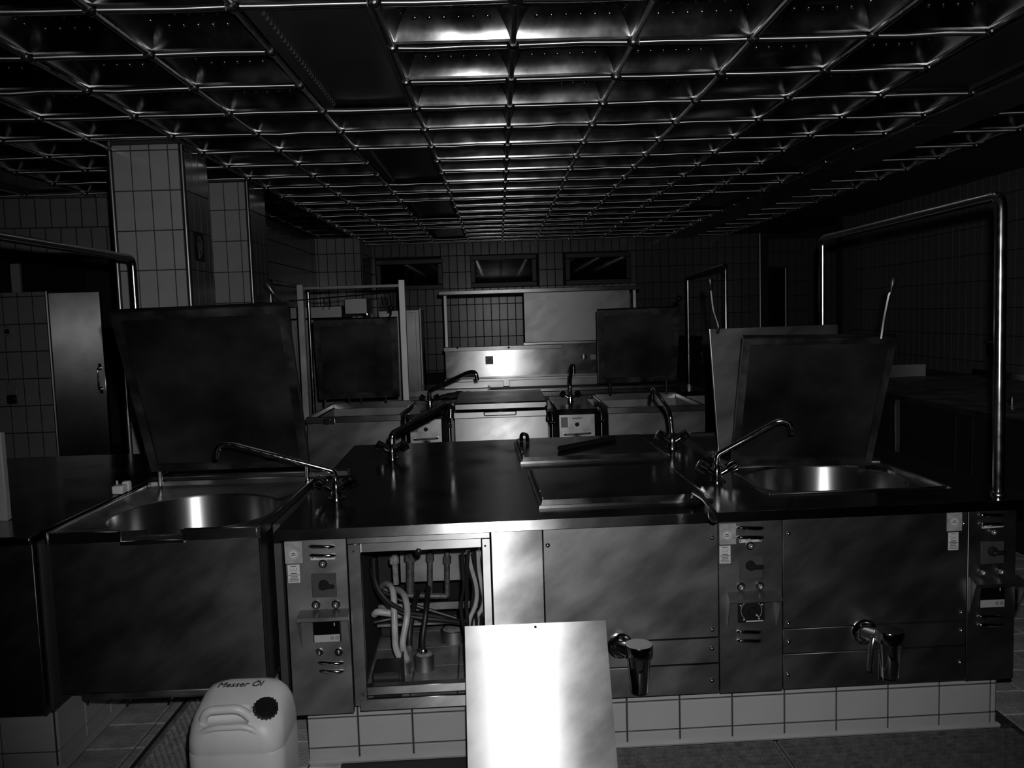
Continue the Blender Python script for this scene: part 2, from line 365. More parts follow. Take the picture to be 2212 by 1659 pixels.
p2 = pillar('pillar', -2.46, -1.995, 6.82, 7.34, 'white tiled pillar standing behind the thick one', .03, .02, .118)
# emergency phone sign on the pillar's side
c = at_x(431, 533, -1.950); X = -1.951
t = thing('phone_sign', 'dark sign with a telephone receiver outline on the pillar side', 'sign', c)
MB().box(X - .004, X, c.y - .09, c.y + .09, c.z - .095, c.z + .095).build('sign_plate', 'sign', t)
pts = [(X + .002, c.y + u * .09, c.z + v * .095) for u, v in ((-.1, .35), (-.25, .55), (0, .72), (.35, .45), (.45, 0), (.35, -.4), (.1, -.62), (0, -.75), (-.15, -.8), (-.2, -.3), (-.3, .15), (-.4, .25), (-.1, .28), (.1, .05), (.1, -.3))]
MB().tube(pts, .004, 5).build('receiver_outline', 'sign_ink', t)

# windows
for i, w in enumerate(WIN):
    o = thing('window_%d' % (i + 1), None, None, ((w[0] + w[1])/2, 12.75, w[2])); o['kind'] = 'structure'
    b = MB(); e = .075
    b.box(w[0], w[1], 12.70, 12.76, w[3] - e, w[3], .008).box(w[0], w[1], 12.70, 12.76, w[2], w[2] + e, .008).box(w[0], w[0] + e, 12.70, 12.76, w[2] + e, w[3] - e, .008).box(w[1] - e, w[1], 12.70, 12.76, w[2] + e, w[3] - e, .008)
    b.build('window_frame', 'frame_dk', o)
    MB().box(w[0] + e, w[1] - e, 12.73, 12.745, w[2] + e, w[3] - e).build('pane', 'glassk', o)

# ------------------------------------------------------------------ ceiling
CX0, CY0, CS = .0973, 3.532, .5
ceil = struct(MB().box(-6, 6.2, -1.5, 15.5, 2.97, 3.1).build('ceiling', 'dark', smooth=False), 'ceiling of embossed steel cassettes on a rail grid')
TH0 = math.radians(13)
def cassette_mesh(name, seg, cols, dimples, seed):
    rnd = random.Random(seed); b = bmesh.new(); h, e = .5/2 - .012, .165
    dz = [rnd.uniform(-1, 1) for _ in range(16)]
    def P(k, s, t):                       # face k, s = 0 rim..1 top, t = -1..1 across
        a = TH0 + s * (1.40 - TH0); inset = .262 * (math.cos(TH0) - math.cos(a)); z = .010 + .25 * (math.sin(a) - math.sin(TH0))
        w = h - inset; q = .0025 * (dz[k] * math.cos(t * 3 + dz[k + 4] * 3) + dz[k + 8] * math.sin(t * 5 + s * 4 + dz[k + 12] * 3)) * math.sin(s * math.pi)
        x, y = t * w, h - inset + q
        return Matrix.Rotation(k * math.pi/2, 3, 'Z') @ Vector((x, y, z))
    for k in range(4):
        g = [[b.verts.new(P(k, .92 * i/seg, -1 + 2*j/cols)) for j in range(cols + 1)] for i in range(seg + 1)]
        for i in range(seg):
            for j in range(cols): b.faces.new((g[i][j], g[i][j+1], g[i+1][j+1], g[i+1][j]))
        # rim lip
        l0 = [b.verts.new(Matrix.Rotation(k * math.pi/2, 3, 'Z') @ Vector(p)) for p in ((-h - .004, h + .002, 0), (h + .004, h + .002, 0), (h, h, .012), (-h, h, .012))]
        b.faces.new(l0)
        if dimples:
            for s, n, sp in ((.30, 6, .060), (.46, 5, .058), (.60, 4, .052)):
                for j in range(n):
                    xx = (j - (n - 1)/2) * sp; a = TH0 + s * (1.40 - TH0); w = h - .262 * (math.cos(TH0) - math.cos(a))
                    if abs(xx) > w - .015: continue
                    c = P(k, s, xx/w); du = (P(k, s + .02, xx/w) - P(k, s - .02, xx/w)).normalized(); dv = (P(k, s, min(1, xx/w + .05)) - P(k, s, xx/w - .05)).normalized()
                    n_ = dv.cross(du); 
                    if n_.z > 0: n_ = -n_
                    if n_.dot(Matrix.Rotation(k * math.pi/2, 3, 'Z') @ Vector((0, 1, 0))) > 0 and abs(n_.z) < .2: n_ = -n_
                    rr, S = .0115, 8; prev = None
                    for ph, hh in ((1.0, -.001), (.86, .005), (.5, .0085)):
                        ring = [b.verts.new(c + n_ * hh + (du * math.cos(2*math.pi*q/S) + dv * math.sin(2*math.pi*q/S)) * rr * ph) for q in range(S)]
                        if prev:
                            for q in range(S): b.faces.new((prev[q], prev[(q+1) % S], ring[(q+1) % S], ring[q]))
                        prev = ring
                    b.faces.new(prev)
    me = bpy.data.meshes.new(name); b.normal_update(); b.to_mesh(me); b.free(); me.materials.append(M['cassette'])
    for p in me.polygons: p.use_smooth = True
    return me
NEAR = [cassette_mesh('cassette_near', 9, 8, True, s) for s in range(4)]
FAR = [cassette_mesh('cassette_far', 6, 4, False, s + 10) for s in range(3)]
LIGHTS = [(-2, -1), (-2, 4), (-2, 9), (-2, 14), (4, -1), (4, 4), (4, 9), (-8, 4), (-8, -1)]
light_cells = {(c, r + k) for c, r in LIGHTS for k in range(3)}
cells = []
for c in list(range(-11, 5)) + [6]:
    for rr in range(-3, 18):
        x = CX0 + CS * (c + .5) + (-.11 if c == 6 else 0); y = CY0 + CS * (rr + .5)
        if (c, rr) in light_cells: continue
        if x < -2.5 and y > 7.0 + (x + 5.6) * .096 - .25 and y < 12 and x < -2.5 and (x < -2.6 and y > 7.2): continue
        if (-2.55 < x < -1.85) and (5.2 < y < 5.9 or 6.7 < y < 7.4): continue
        if c == 6 and y > 10.4 + 2: continue
        cells.append((x, y, c, rr))
def crank(t):
    q = project((t[0], t[1], HZ))
    if not q: return 1e6
    out = max(0, -q[0] - 80, q[0] - 2292, -q[1] - 90)
    return q[2] + (1000 + out if out else 0)
cells.sort(key=crank)
far_b = []
for i, (x, y, c, rr) in enumerate(cells):
    q = crank((x, y))
    if i >= 298 or q > 1400:
        if q < 2000: far_b.append((x, y))
        continue
    me = NEAR[(c * 3 + rr * 5) % 4] if y < 7.6 else FAR[(c * 3 + rr * 5) % 3]
    o = bpy.data.objects.new('ceiling_cassette', me); COL.objects.link(o); o.parent = ceil
    o.location = Vector((x, y, HZ + .006 + random.uniform(-.002, .002))) - ceil.location
    o.rotation_euler = (random.uniform(-.006, .006), random.uniform(-.006, .006), math.pi/2 * ((c + rr) % 4))
if far_b:
    bm2 = bmesh.new()
    for x, y in far_b:
        t = FAR[0].copy(); t.transform(Matrix.Translation(Vector((x, y, HZ + .006)) - ceil.location)); bm2.from_mesh(t); bpy.data.meshes.remove(t)
    me = bpy.data.meshes.new('cassette_field'); bm2.to_mesh(me); bm2.free(); me.materials.append(M['cassette'])
    for p in me.polygons: p.use_smooth = True
    o = bpy.data.objects.new('cassette_field', me); COL.objects.link(o); o.parent = ceil; tag(o, kind='stuff')
# rails (depth) with bulb joints, cross bars (short tubes cell by cell, joined row by row)
Y_END = CY0 + CS * 18
def rail_xs():
    xs = [(CX0 + CS * c, Y_END if CX0 + CS * c > -2.4 else 7.3) for c in range(-11, 6)]
    return xs + [(3.0, 12.5), (3.49, 12.5)]
for x, ye in rail_xs():
    b = MB(); b.tube([(x, 1.9, HZ - .004), (x, ye, HZ - .004)], .0125, 8)
    for rr in range(-3, 19):
        y = CY0 + CS * rr
        if y <= ye + .01: b.ball((x, y, HZ - .004), .021, 8); b.cyl((x, y - .035, HZ - .004), (x, y + .035, HZ - .004), .0165, 8)
    b.build('grid_rail', 'bar_long', ceil)
for rr in range(-3, 19):
    y = CY0 + CS * rr; b = MB(); rnd = random.Random(rr)
    for c in list(range(-11, 5)) + [6]:
        x0 = CX0 + CS * c if c < 6 else 3.0; x1 = x0 + CS if c < 6 else 3.49
        if x0 < -2.4 and y > 7.3: continue
        if (c, rr) in light_cells and (c, rr - 1) in light_cells: continue
        j = [rnd.uniform(-.0035, .0035) for _ in range(3)]
        b.tube([(x0 + .026, y, HZ - .004), (x0 + .14, y + j[0], HZ - .005 + j[1]), (x0 + .3, y - j[0], HZ - .003 + j[2]), (x1 - .026, y, HZ - .004)], .0135, 10)
    b.build('cross_bar', 'bar', ceil)
for k in range(7):                        # smooth sheet band on the right
    y0 = 2.2 + 1.5 * k
    MB().box(2.615, 2.985, y0, y0 + 1.49, HZ - .03, HZ + .01, .006).build('band_sheet', 'dpanel', ceil)
MB().box(3.505, 4.5, 2.0, 12.5, HZ - .01, HZ + .02).build('soffit', 'soffit', ceil)
MB().box(3.505, 4.5, 1.0, 2.0, HZ - .01, HZ + .02).build('soffit', 'soffit', ceil)
ordn = {-1: 'first', 4: 'second', 9: 'third', 14: 'fourth'}
rown = {-2: 'in the row beside the middle rails', 4: 'in the row beside the smooth sheet band', -8: 'in the row before the tiled bulkhead'}
for c, r0 in LIGHTS:
    x0, x1 = CX0 + CS * c + .02, CX0 + CS * (c + 1) - .02; y0, y1 = CY0 + CS * r0 + .015, CY0 + CS * (r0 + 3) - .015
    if c == -8 and r0 == 4: pass
    t = thing('ceiling_light', '%s unlit flat ceiling luminaire %s' % (ordn[r0], rown[c]), 'ceiling light', ((x0 + x1)/2, (y0 + y1)/2, HZ), 'unlit luminaires between the ceiling cassettes')
    b = MB(); z = HZ
    b.box(x0, x0 + .05, y0, y1, z, z + .09).box(x1 - .02, x1, y0, y1, z, z + .09).box(x0, x1, y1 - .02, y1, z - .002, z + .09).box(x0, x1, y0, y0 + .02, z, z + .09)
    b.build('housing', 'dark_paint', t)
    MB().box(x0 + .05, x1 - .02, y0 + .02, y1 - .02, z + .02, z + .035).build('cover', 'diff', t)
    zz = z + .004; MB().hexa([(x0 + .05, y1 - .035, zz), (x1 - .02, y1 - .035, zz), (x1 - .02, y1 - .02, zz - .006), (x0 + .05, y1 - .02, zz - .006), (x0 + .05, y1 - .05, zz + .016), (x1 - .02, y1 - .05, zz + .016), (x1 - .02, y1 - .02, zz + .02), (x0 + .05, y1 - .02, zz + .02)]).build('end_lip', 'pipe', t)
    b = MB()
    for k in range(28): b.box(x0 + .05, x0 + .062, y0 + .05 + k * .05, y0 + .075 + k * .05, z + .004, z + .02)
    tag(b.build('serrated_edge', 'dark_paint', t), kind='stuff')

# ------------------------------------------------------------------ front cooking island
IA = .03; IO = Vector((-.773, 2.739, 0))
IM = Matrix.Translation(IO) @ Matrix.Rotation(IA, 4, 'Z'); IMI = IM.inverted()
def L2W(u, v, z): return IM @ Vector((u, v, z))
def fp(x, y, v=.035):                     # pixel -> island local point on the plane v
    o = IMI @ Vector((0, 0, HC)); dd = IMI.to_3x3() @ ray(x, y); t = (v - o.y) / dd.y; return o + dd * t
def tp(x, y, z=.9): return IMI @ at_z(x, y, z)
VP, ZT, ZB = .035, .868, .238             # front plane, underside of the worktop, bottom of the fronts
ROTF = Matrix.Rotation(math.pi/2, 4, 'X') # text facing -v
U = [fp(x, y).x for x, y in ((613, 1170), (748, 1165), (1058, 1160), (1172, 1150), (1551, 1130), (1690, 1125), (2091, 1110), (2197, 1110))]
UEND = 2.665
KW = dict(FL=tp(1672, 1076), FR=tp(2052, 1053))   # recessed kettle at the right
ku0, ku1, kv0, kv1 = KW['FL'].x, KW['FR'].x, .225, .86

wt = thing('worktop', 'long steel island worktop with four mixer taps and kettle lids', 'worktop', L2W(1.3, .9, ZT))
b = MB(IM)                                # slab with a hole for the recessed kettle
us = [0, ku0, ku1, UEND]; vv = [0, kv0, kv1, 1.85]
for i in range(3):
    for j in range(3):
        if (i, j) == (1, 1): continue
        b.box(us[i], us[i+1], vv[j], vv[j+1], .885, .9)
b.build('top_sheet', 'steel_top', wt)
b = MB(IM)
b.hexa([(-.003, -.011, ZT), (UEND + .003, -.011, ZT), (UEND + .003, .006, ZT), (-.003, .006, ZT), (-.003, -.003, .8995), (UEND + .003, -.003, .8995), (UEND + .003, .006, .8995), (-.003, .006, .8995)]).box(-.003, .010, .0, 1.85, ZT, .8995, .003).box(UEND - .01, UEND + .003, 0, 1.85, ZT, .8995, .003).box(0, UEND, 1.84, 1.853, ZT, .8995, .003)
b.build('front_edge', 'steel_splash', wt)


# plinth with its tiles
pu0, pu1, pv = fp(665, 1545, .145).x, fp(2147, 1560, .145).x, .145
pl = struct(MB(IM).box(pu0, pu1, pv, 1.72, -.005, .236).build('trim_2', 'grout', smooth=False), 'white tiled plinth carrying the cooking island')
tile_surface(pl, IM @ Vector((0, pv, 0)), IM.to_3x3() @ Vector((1, 0, 0)), (0, 0, 1), pu0, pu1, .010, .234, .1965, .112, .006, .008, 'tile', uo=fp(1355, 1600, pv).x, vo=.056, limit=80)
tile_surface(pl, IM @ Vector((pu1, 0, 0)), IM.to_3x3() @ Vector((0, 1, 0)), (0, 0, 1), pv, 1.72, .010, .234, .1965, .112, .006, .008, 'tile_shaded', vo=.056, limit=40)  # end face of the white plinth, darkened by colour as if shaded
MB(IM).tube([(pu0, pv - .006, .006), (pu1 + .01, pv - .006, .006), (pu1 + .01, 1.7, .006)], .011, 8).build('cove', 'tile', pl)

def cab(name, label, u0, u1): return thing(name, label, 'cabinet', L2W((u0 + u1)/2, .5, ZB))
# --- generic pieces on the front plane
def rectp(x0, y0, x1, y1, v=VP):
    xc, yc = (x0 + x1)/2, (y0 + y1)/2; c = fp(xc, yc, v); return c.x, c.z, (fp(x1, yc, v) - fp(x0, yc, v)).x, (fp(xc, y0, v) - fp(xc, y1, v)).z
def plate(parent, name, m, px, d0, d1, bev=.002, tilt=0, v=VP):
    u, z, w, h = rectp(*px, v=v - d0)
    R = Matrix.Rotation(tilt, 3, 'Y') if tilt else None
    return MB(IM).box(u - w/2, u + w/2, v - d1, v - d0, z - h/2, z + h/2, bev, rot=R).build(name, m, parent)
def screws(parent, pts):
    for x, y in pts:
        c = fp(x, y); MB(IM).lathe((c.x, VP - .000, c.z), (0, -1, 0), [(0, .0085), (.002, .008), (.0055, .005), (.007, .001)], 10).build('screw', 'pipe', parent)
def lamp(parent, x, y, r=.011, name='indicator_lamp'):
    c = fp(x, y, VP - .01); o = MB(IM).lathe((c.x, VP, c.z), (0, -1, 0), [(0, r + .004), (.006, r + .004), (.010, r)], 14).build(name, 'black', parent)
    MB(IM).lathe((c.x, VP - .008, c.z), (0, -1, 0), [(0, r * .85), (.008, r * .8), (.013, r * .45), (.0145, r * .1)], 14).build('lens', 'lampl', o)
    return o
def louvre(parent, x0, x1, y):
    a, c = fp(x0, y), fp(x1, y); h = .008
    pts = [(a.x, VP + .002, a.z - h * .3), (a.x + .006, VP - .003, a.z), (a.x + .014, VP - .006, a.z), (c.x - .014, VP - .006, c.z), (c.x - .006, VP - .003, c.z), (c.x, VP + .002, c.z - h * .3)]
    return MB(IM).tube(pts, [.003, .006, .0075, .0075, .006, .003], 10).build('vent_louvre', 'chrome', parent)
def switch(parent, px, knob, end):
    o = plate(parent, 'main_switch', 'plate' if False else 'dark_paint', px, 0, .006)
    k, e = fp(*knob, VP - .02), fp(*end, VP - .03)
    MB(IM).lathe((k.x, VP - .006, k.z), (0, -1, 0), [(0, .018), (.012, .016), (.018, .012)], 16).build('knob', 'black', o)
    dx = e.x - k.x; MB(IM).box(min(k.x - .012, e.x), max(k.x + .012, e.x), VP - .036, VP - .02, k.z - .007, k.z + .007, .004).build('lever', 'black', o)
    MB(IM).lathe((k.x + .003, VP - .036, k.z), (0, -1, 0), [(0, .004), (.002, .003)], 8).build('screw', 'pipe', o)
def sticker(parent, px, badge, lab):
    o = plate(parent, 'inspection_plate', 'plate', px, 0, .0015, .0005)
    c = fp(*badge); MB(IM).lathe((c.x, VP - .0014, c.z), (0, -1, 0), [(0, .0175), (.0006, .0175)], 18).build('badge_ring', 'grey_pl', o)
    MB(IM).lathe((c.x, VP - .002, c.z), (0, -1, 0), [(0, .0115), (.0006, .0115)], 18).build('badge', 'badge', o)
    b = MB(IM).box(c.x - .006, c.x + .006, VP - .003, VP - .0025, c.z + .002, c.z + .0045).box(c.x - .008, c.x + .008, VP - .003, VP - .0025, c.z - .004, c.z - .0015); tag(b.build('print', 'ink', o), kind='stuff')
    l = plate(parent, 'paper_label', 'card', lab, 0, .001, 0)
    u, z, w, h = rectp(*lab); b = MB(IM)
    for k, (f0, f1, th) in enumerate(((-.25, .25, .05), (-.45, .45, .035), (-.3, .3, .03), (-.32, .3, .03), (-.4, .4, .03), (-.4, .42, .03))):
        zz = z + h * (.02 - .085 * k); b.box(u + w * f0, u + w * f1, VP - .0014, VP - .0009, zz - h * th/2, zz + h * th/2)
    b.tube([(u + w * q, VP - .0012, z + h * r_) for q, r_ in ((-.28, .30), (-.2, .15), (-.1, .16), (0, .27), (.1, .15), (.2, .17), (.28, .32))], .0007, 4)
    b.box(u - w * .25, u + w * .25, VP - .0014, VP - .0009, z + h * .40, z + h * .43)
    tag(b.build('print', 'ink', l), kind='stuff')
def nameplate(parent, px, s, tilt=.0):
    o = plate(parent, 'name_plate', 'card', px, .001, .003, .0005, tilt)
    u, z, w, h = rectp(*px, v=VP - .003)
    text(s, h * .75, 'ink', IM @ Matrix.Translation((u, VP - .0034, z)) @ ROTF, 'lettering', o)
    for q in (-.44, .44): MB(IM).lathe((u + w * q, VP - .003, z), (0, -1, 0), [(0, .003), (.001, .0025)], 8).build('rivet', 'ink', o)
def hood(parent, px, dep=.045):           # sheet-metal canopy over the controller; px = outer x0,y_top,x1,y_bottom
    u0, u1 = fp(px[0], px[1]).x, fp(px[2], px[1]).x; zt = fp((px[0] + px[2])/2, px[1]).z; zb = fp((px[0] + px[2])/2, px[3]).z
    o = MB(IM).hexa([(u0, VP, zt - .004), (u1, VP, zt - .004), (u1 + .004, VP - dep, zt - .018), (u0 - .004, VP - dep, zt - .018), (u0, VP, zt), (u1, VP, zt), (u1 + .004, VP - dep, zt - .014), (u0 - .004, VP - dep, zt - .014)]).box(u0 - .004, u1 + .004, VP - dep - .002, VP - dep + .001, zt - .026, zt - .014).build('controller_hood', 'steel_scr', parent)
    for s_, u in ((1, u0), (-1, u1)):
        MB(IM).poly([(u, VP, zt - .004), (u - .004 * s_, VP - dep, zt - .018), (u, VP, zb)], (1, 0, 0), .0025 * s_).build('hood_cheek', 'steel_scr', o)
    return o
def controller(parent, px):               # electronic controller with dark screen
    u, z, w, h = rectp(*px, v=VP - .012)
    o = MB(IM).box(u - w/2, u + w/2, VP - .014, VP, z - h/2, z + h/2, .002).build('controller', 'black', parent)
    MB(IM).box(u - w * .46, u + w * .46, VP - .0155, VP - .0135, z - h * .48, z - h * .20).build('key_strip', 'grey_pl', o)
    MB(IM).box(u - w * .46, u + w * .46, VP - .0152, VP - .0135, z - h * .18, z + h * .46).build('screen', 'glassk', o)
    b = MB(IM)
    for q in (.18, .36): b.lathe((u + w * q, VP - .0153, z - h * .34), (0, -1, 0), [(0, .0055), (.0008, .0055)], 12)
    b.build('key', 'ink', o)
    b = MB(IM)
    for q in (.18, .36): b.lathe((u + w * q, VP - .0161, z - h * .34), (0, -1, 0), [(0, .003), (.0006, .003)], 8)
    b.box(u - w * .38, u - w * .25, VP - .0158, VP - .015, z + h * .38, z + h * .42).box(u - w * .23, u - w * .08, VP - .0156, VP - .015, z + h * .385, z + h * .41)
    b.box(u + w * .27, u + w * .30, VP - .0158, VP - .015, z + h * .14, z + h * .26)
    tag(b.build('print', 'badge', o), kind='stuff')
def thermostat(parent, px):
    u, z, w, h = rectp(*px, v=VP - .012)
    o = MB(IM).box(u - w/2, u + w/2, VP - .012, VP, z - h/2, z + h/2, .002).build('thermostat', 'black', parent)
    MB(IM).lathe((u, VP - .012, z - .002), (0, -1, 0), [(0, .034), (.004, .034), (.006, .015), (.02, .013), (.021, .005)], 24).build('dial', 'black', o)
    b = MB(IM); ring = [(u + .037 * math.cos(t), VP - .0125, z - .002 + .037 * math.sin(t)) for t in (math.radians(-50 + k * 280/30) for k in range(31))]
    b.tube(ring, .0006, 4)
    for t in (90, 25, 155): b.box(u + .042 * math.cos(math.radians(t)) - .003, u + .042 * math.cos(math.radians(t)) + .003, VP - .0128, VP - .012, z + .042 * math.sin(math.radians(t)) - .002, z + .042 * math.sin(math.radians(t)) + .002)
    for t in (-50, 232): b.box(u + .043 * math.cos(math.radians(t)) - .003, u + .043 * math.cos(math.radians(t)) + .003, VP - .0128, VP - .012, z + .043 * math.sin(math.radians(t)) - .002, z + .043 * math.sin(math.radians(t)) + .002)
    b.box(u - w * .42, u - w * .18, VP - .0128, VP - .012, z + h * .39, z + h * .43).box(u - w * .2, u + w * .45, VP - .0128, VP - .012, z - h * .46, z - h * .42)
    b.poly([(u + .016, VP - .0165, z - .012), (u + .012, VP - .0165, z - .017), (u + .026, VP - .0165, z - .026)], (0, -1, 0), .001)
    tag(b.build('scale_print', 'badge', o), kind='stuff')
def arrow_button(parent, x, y, up):
    o = lamp_base = MB(IM).lathe((fp(x, y).x, VP, fp(x, y).z), (0, -1, 0), [(0, .0145), (.004, .0145), (.006, .0125)], 16).build('push_button', 'chrome', parent)
    c = fp(x, y, VP - .008); MB(IM).lathe((c.x, VP - .006, c.z), (0, -1, 0), [(0, .0115), (.005, .011)], 16).build('cap', 'black', o)
    s_ = 1 if up else -1; b = MB(IM).box(c.x - .0012, c.x + .0012, VP - .012, VP - .011, c.z - .006, c.z + .006)
    b.poly([(c.x - .004, VP - .011, c.z + .002 * s_), (c.x + .004, VP - .011, c.z + .002 * s_), (c.x, VP - .011, c.z + .008 * s_)], (0, -1, 0), .001); b.build('arrow', 'badge', o)

def front(parent, name, m, u0, u1, z0, z1, g=.0015, v0=None): 
    return MB(IM).box(u0 + g, u1 - g, VP if v0 is None else v0, VP + .02, z0, z1, .0015).build(name, m, parent)

# --- cabinet 1: control panel and open service bay
c1 = cab('service_cabinet', 'steel island cabinet with its service bay open, showing hoses and pipes', U[0], U[2])
front(c1, 'control_panel', 'steel_scr', U[0], U[1], ZB - .005, ZT - .003)
louvre(c1, 667, 723, 1180); louvre(c1, 668, 725, 1199)
nameplate(c1, (671, 1199, 724, 1209), 'Kessel 1'); lamp(c1, 697, 1219)
switch(c1, (674, 1238, 727, 1289), (698, 1266), (723, 1266))
lamp(c1, 682, 1308); lamp(c1, 725, 1307); hood(c1, (648, 1316, 754, 1397)); controller(c1, (676, 1332, 736, 1387))
arrow_button(c1, 690, 1409, False); arrow_button(c1, 732, 1408, True); louvre(c1, 688, 742, 1431); louvre(c1, 690, 743, 1449)
sticker(c1, (615, 1170, 653, 1217), (634, 1197), (622, 1220, 648, 1259))
zt0, zs = .822, .318
b = MB(IM)                                # frame of the service bay
bu0, bu1 = U[1] + .0, U[2]
b.box(bu0 + .002, bu1, VP, VP + .02, zt0 + .012, ZT - .003, .0015).box(bu0 + .002, bu0 + .045, VP + .004, VP + .03, .255, zt0 + .01, .0015).box(bu1 - .028, bu1, VP + .004, VP + .03, .255, zt0 + .01, .0015)
b.box(bu0 + .03, bu1 - .03, VP + .02, VP + .045, zt0 - .025, zt0 + .012, .0015)
b.box(bu0 + .045, bu1 - .028, VP + .012, VP + .045, .288, zs, .0015).box(bu0 + .02, bu1, VP, VP + .012, ZB, .279, .0015)
b.build('bay_frame', 'steel_bright', c1)
for x, y in ((763, 1192), (1048, 1180), (784, 1501)): c = fp(x, y); MB(IM).lathe((c.x, VP + .004, c.z), (0, -1, 0), [(0, .004), (.001, .003)], 8).build('screw_hole', 'ink', c1)
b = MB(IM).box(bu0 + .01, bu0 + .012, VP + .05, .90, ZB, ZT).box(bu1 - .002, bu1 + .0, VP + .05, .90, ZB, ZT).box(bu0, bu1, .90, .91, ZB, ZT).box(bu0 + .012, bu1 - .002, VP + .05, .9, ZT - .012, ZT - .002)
b.build('bay_lining', 'dark', c1)  # near-black colour carries the shade inside the open bay
b = MB(IM).box(U[0] + .001, U[0] + .004, VP + .02, 1.8, ZB, ZT - .003).box(U[0] + .004, U[1] + .005, .9, .905, ZB, ZT - .003); b.build('side_panel', 'steel_dull', c1)
for i in range(4):
    for j in range(6):
        a0 = bu0 + .02 + i * .17; v_ = VP + .06 + j * .18 - .10
        x0, x1 = max(bu0 + .014, a0), min(bu1 - .004, a0 + .165); y0, y1 = max(VP + .048, v_), min(.89, v_ + .176)
        if x1 - x0 > .02 and y1 - y0 > .02: MB(IM).box(x0, x1, y0, y1, ZB + .001, .252, .001).build('floor_tile', 'inner_tile', c1)
MB(IM).box(bu0 + .013, bu1 - .003, VP + .047, .895, ZB, .2485).build('bay_floor', 'grout', c1)
FZ = .252
MB(IM).box(bu0 + .12, bu1 - .02, .62, .635, .50, ZT - .015, .002).build('rear_plate', 'steel_dull', c1)
MB(IM).box(bu0 + .03, bu1 - .02, .56, .58, .40, .43).box(bu0 + .03, bu1 - .02, .50, .53, .36, .37).build('cross_strut', 'steel_dull', c1)
MB(IM).ball((fp(903, 1193).x, VP + .03, fp(903, 1193).z - .004), .016).build('black_knob', 'black', c1)

def ib(x, y, v):                          # point in the bay by pixel and depth, kept clear of the side lining
    p = fp(x, y, v); p.x = min(max(p.x, bu0 + .032), bu1 - .016); return p
def itube(name, pts, r, m, label, cat, seg=10, group=None):
    o = MB(IM).tube(bend(pts, .06, 5) if len(pts) > 2 else pts, r, seg).build(name, m); return tag(o, label, cat, group)
# mortar-filled sleeves on the bay floor
def sleeve(x, y, r, h, label, m='pipe_old'):
    c = IMI @ at_z(x, y, FZ); t = thing('pipe_sleeve', label, 'pipe sleeve', IM @ Vector((c.x, c.y, FZ)), 'pipe sleeves in the open bay')
    MB(IM).lathe((c.x, c.y, FZ), (0, 0, 1), [(0, r * 1.0), (h, r), (h, r * .9)], 20).build('sleeve_ring', 'steel_dull', t)
    MB(IM).lathe((c.x, c.y, FZ + h * .5), (0, 0, 1), [(0, r * .88), (h * .5, r * .86), (h * .62, r * .6), (h * .6, r * .1)], 16).build('mortar_fill', 'concrete', t)
    return c
s1 = sleeve(873, 1452, .030, .045, 'low mortar-filled sleeve that two white hoses enter')
s2 = sleeve(918, 1445, .037, .06, 'round steel sleeve full of mortar with a black hose')
s3 = sleeve(980, 1383, .052, .05, 'wide steel sleeve of mortar behind the leaning panel')
hg = 'white hoses in the open bay'
itube('drain_hose', [Vector((s1.x - .012, s1.y, FZ + .05)), ib(854, 1400, s1.y), ib(852, 1330, s1.y + .02), ib(850, 1270, s1.y + .08), ib(832, 1258, s1.y + .2), ib(800, 1275, s1.y + .3)], .0125, 'hose', 'white hose bending left above the mortar sleeve', 'hose')
itube('drain_hose', [Vector((s1.x + .012, s1.y, FZ + .05)), ib(868, 1395, s1.y - .01), ib(882, 1320, s1.y + .03), ib(874, 1284, s1.y + .1), ib(850, 1268, s1.y + .25), ib(822, 1280, s1.y + .35)], .0125, 'hose', 'white hose crossing behind its twin and bowing right', 'hose')
itube('drain_hose', [ib(785, 1328, .42), ib(815, 1321, .40), ib(852, 1326, .40), ib(900, 1338, .5)], .014, 'hose', 'short white hose lying level across the bay', 'hose')
itube('hose_tail', [Vector((s2.x - .004, s2.y, FZ + .06)), ib(912, 1385, s2.y), ib(922, 1310, s2.y + .04), ib(925, 1270, s2.y + .15)], .011, 'rubber', 'black hose rising from the round steel sleeve', 'hose')
itube('hose_tail', [Vector((s2.x - .055, s2.y - .01, FZ + .09)), ib(884, 1370, s2.y), ib(893, 1310, s2.y + .06), ib(902, 1280, s2.y + .15)], .012, 'rubber', 'black hose with a metal clamp beside the white hoses', 'hose')
o = MB(IM).lathe((s2.x - .055, s2.y - .01, FZ + .003), (0, 0, 1), [(0, .02), (.06, .014), (.085, .016), (.1, .013)], 12).build('hose_valve', 'pipe_old'); tag(o, 'small dark valve at the foot of the clamped black hose', 'valve')
o = MB(IM).lathe((s2.x - .004, s2.y, FZ + .055), (0, 0, 1), [(0, .017), (.018, .018), (.026, .014)], 12).build('hose_clamp', 'pipe'); tag(o, 'shiny clamp ring on top of the round sleeve', 'clamp')
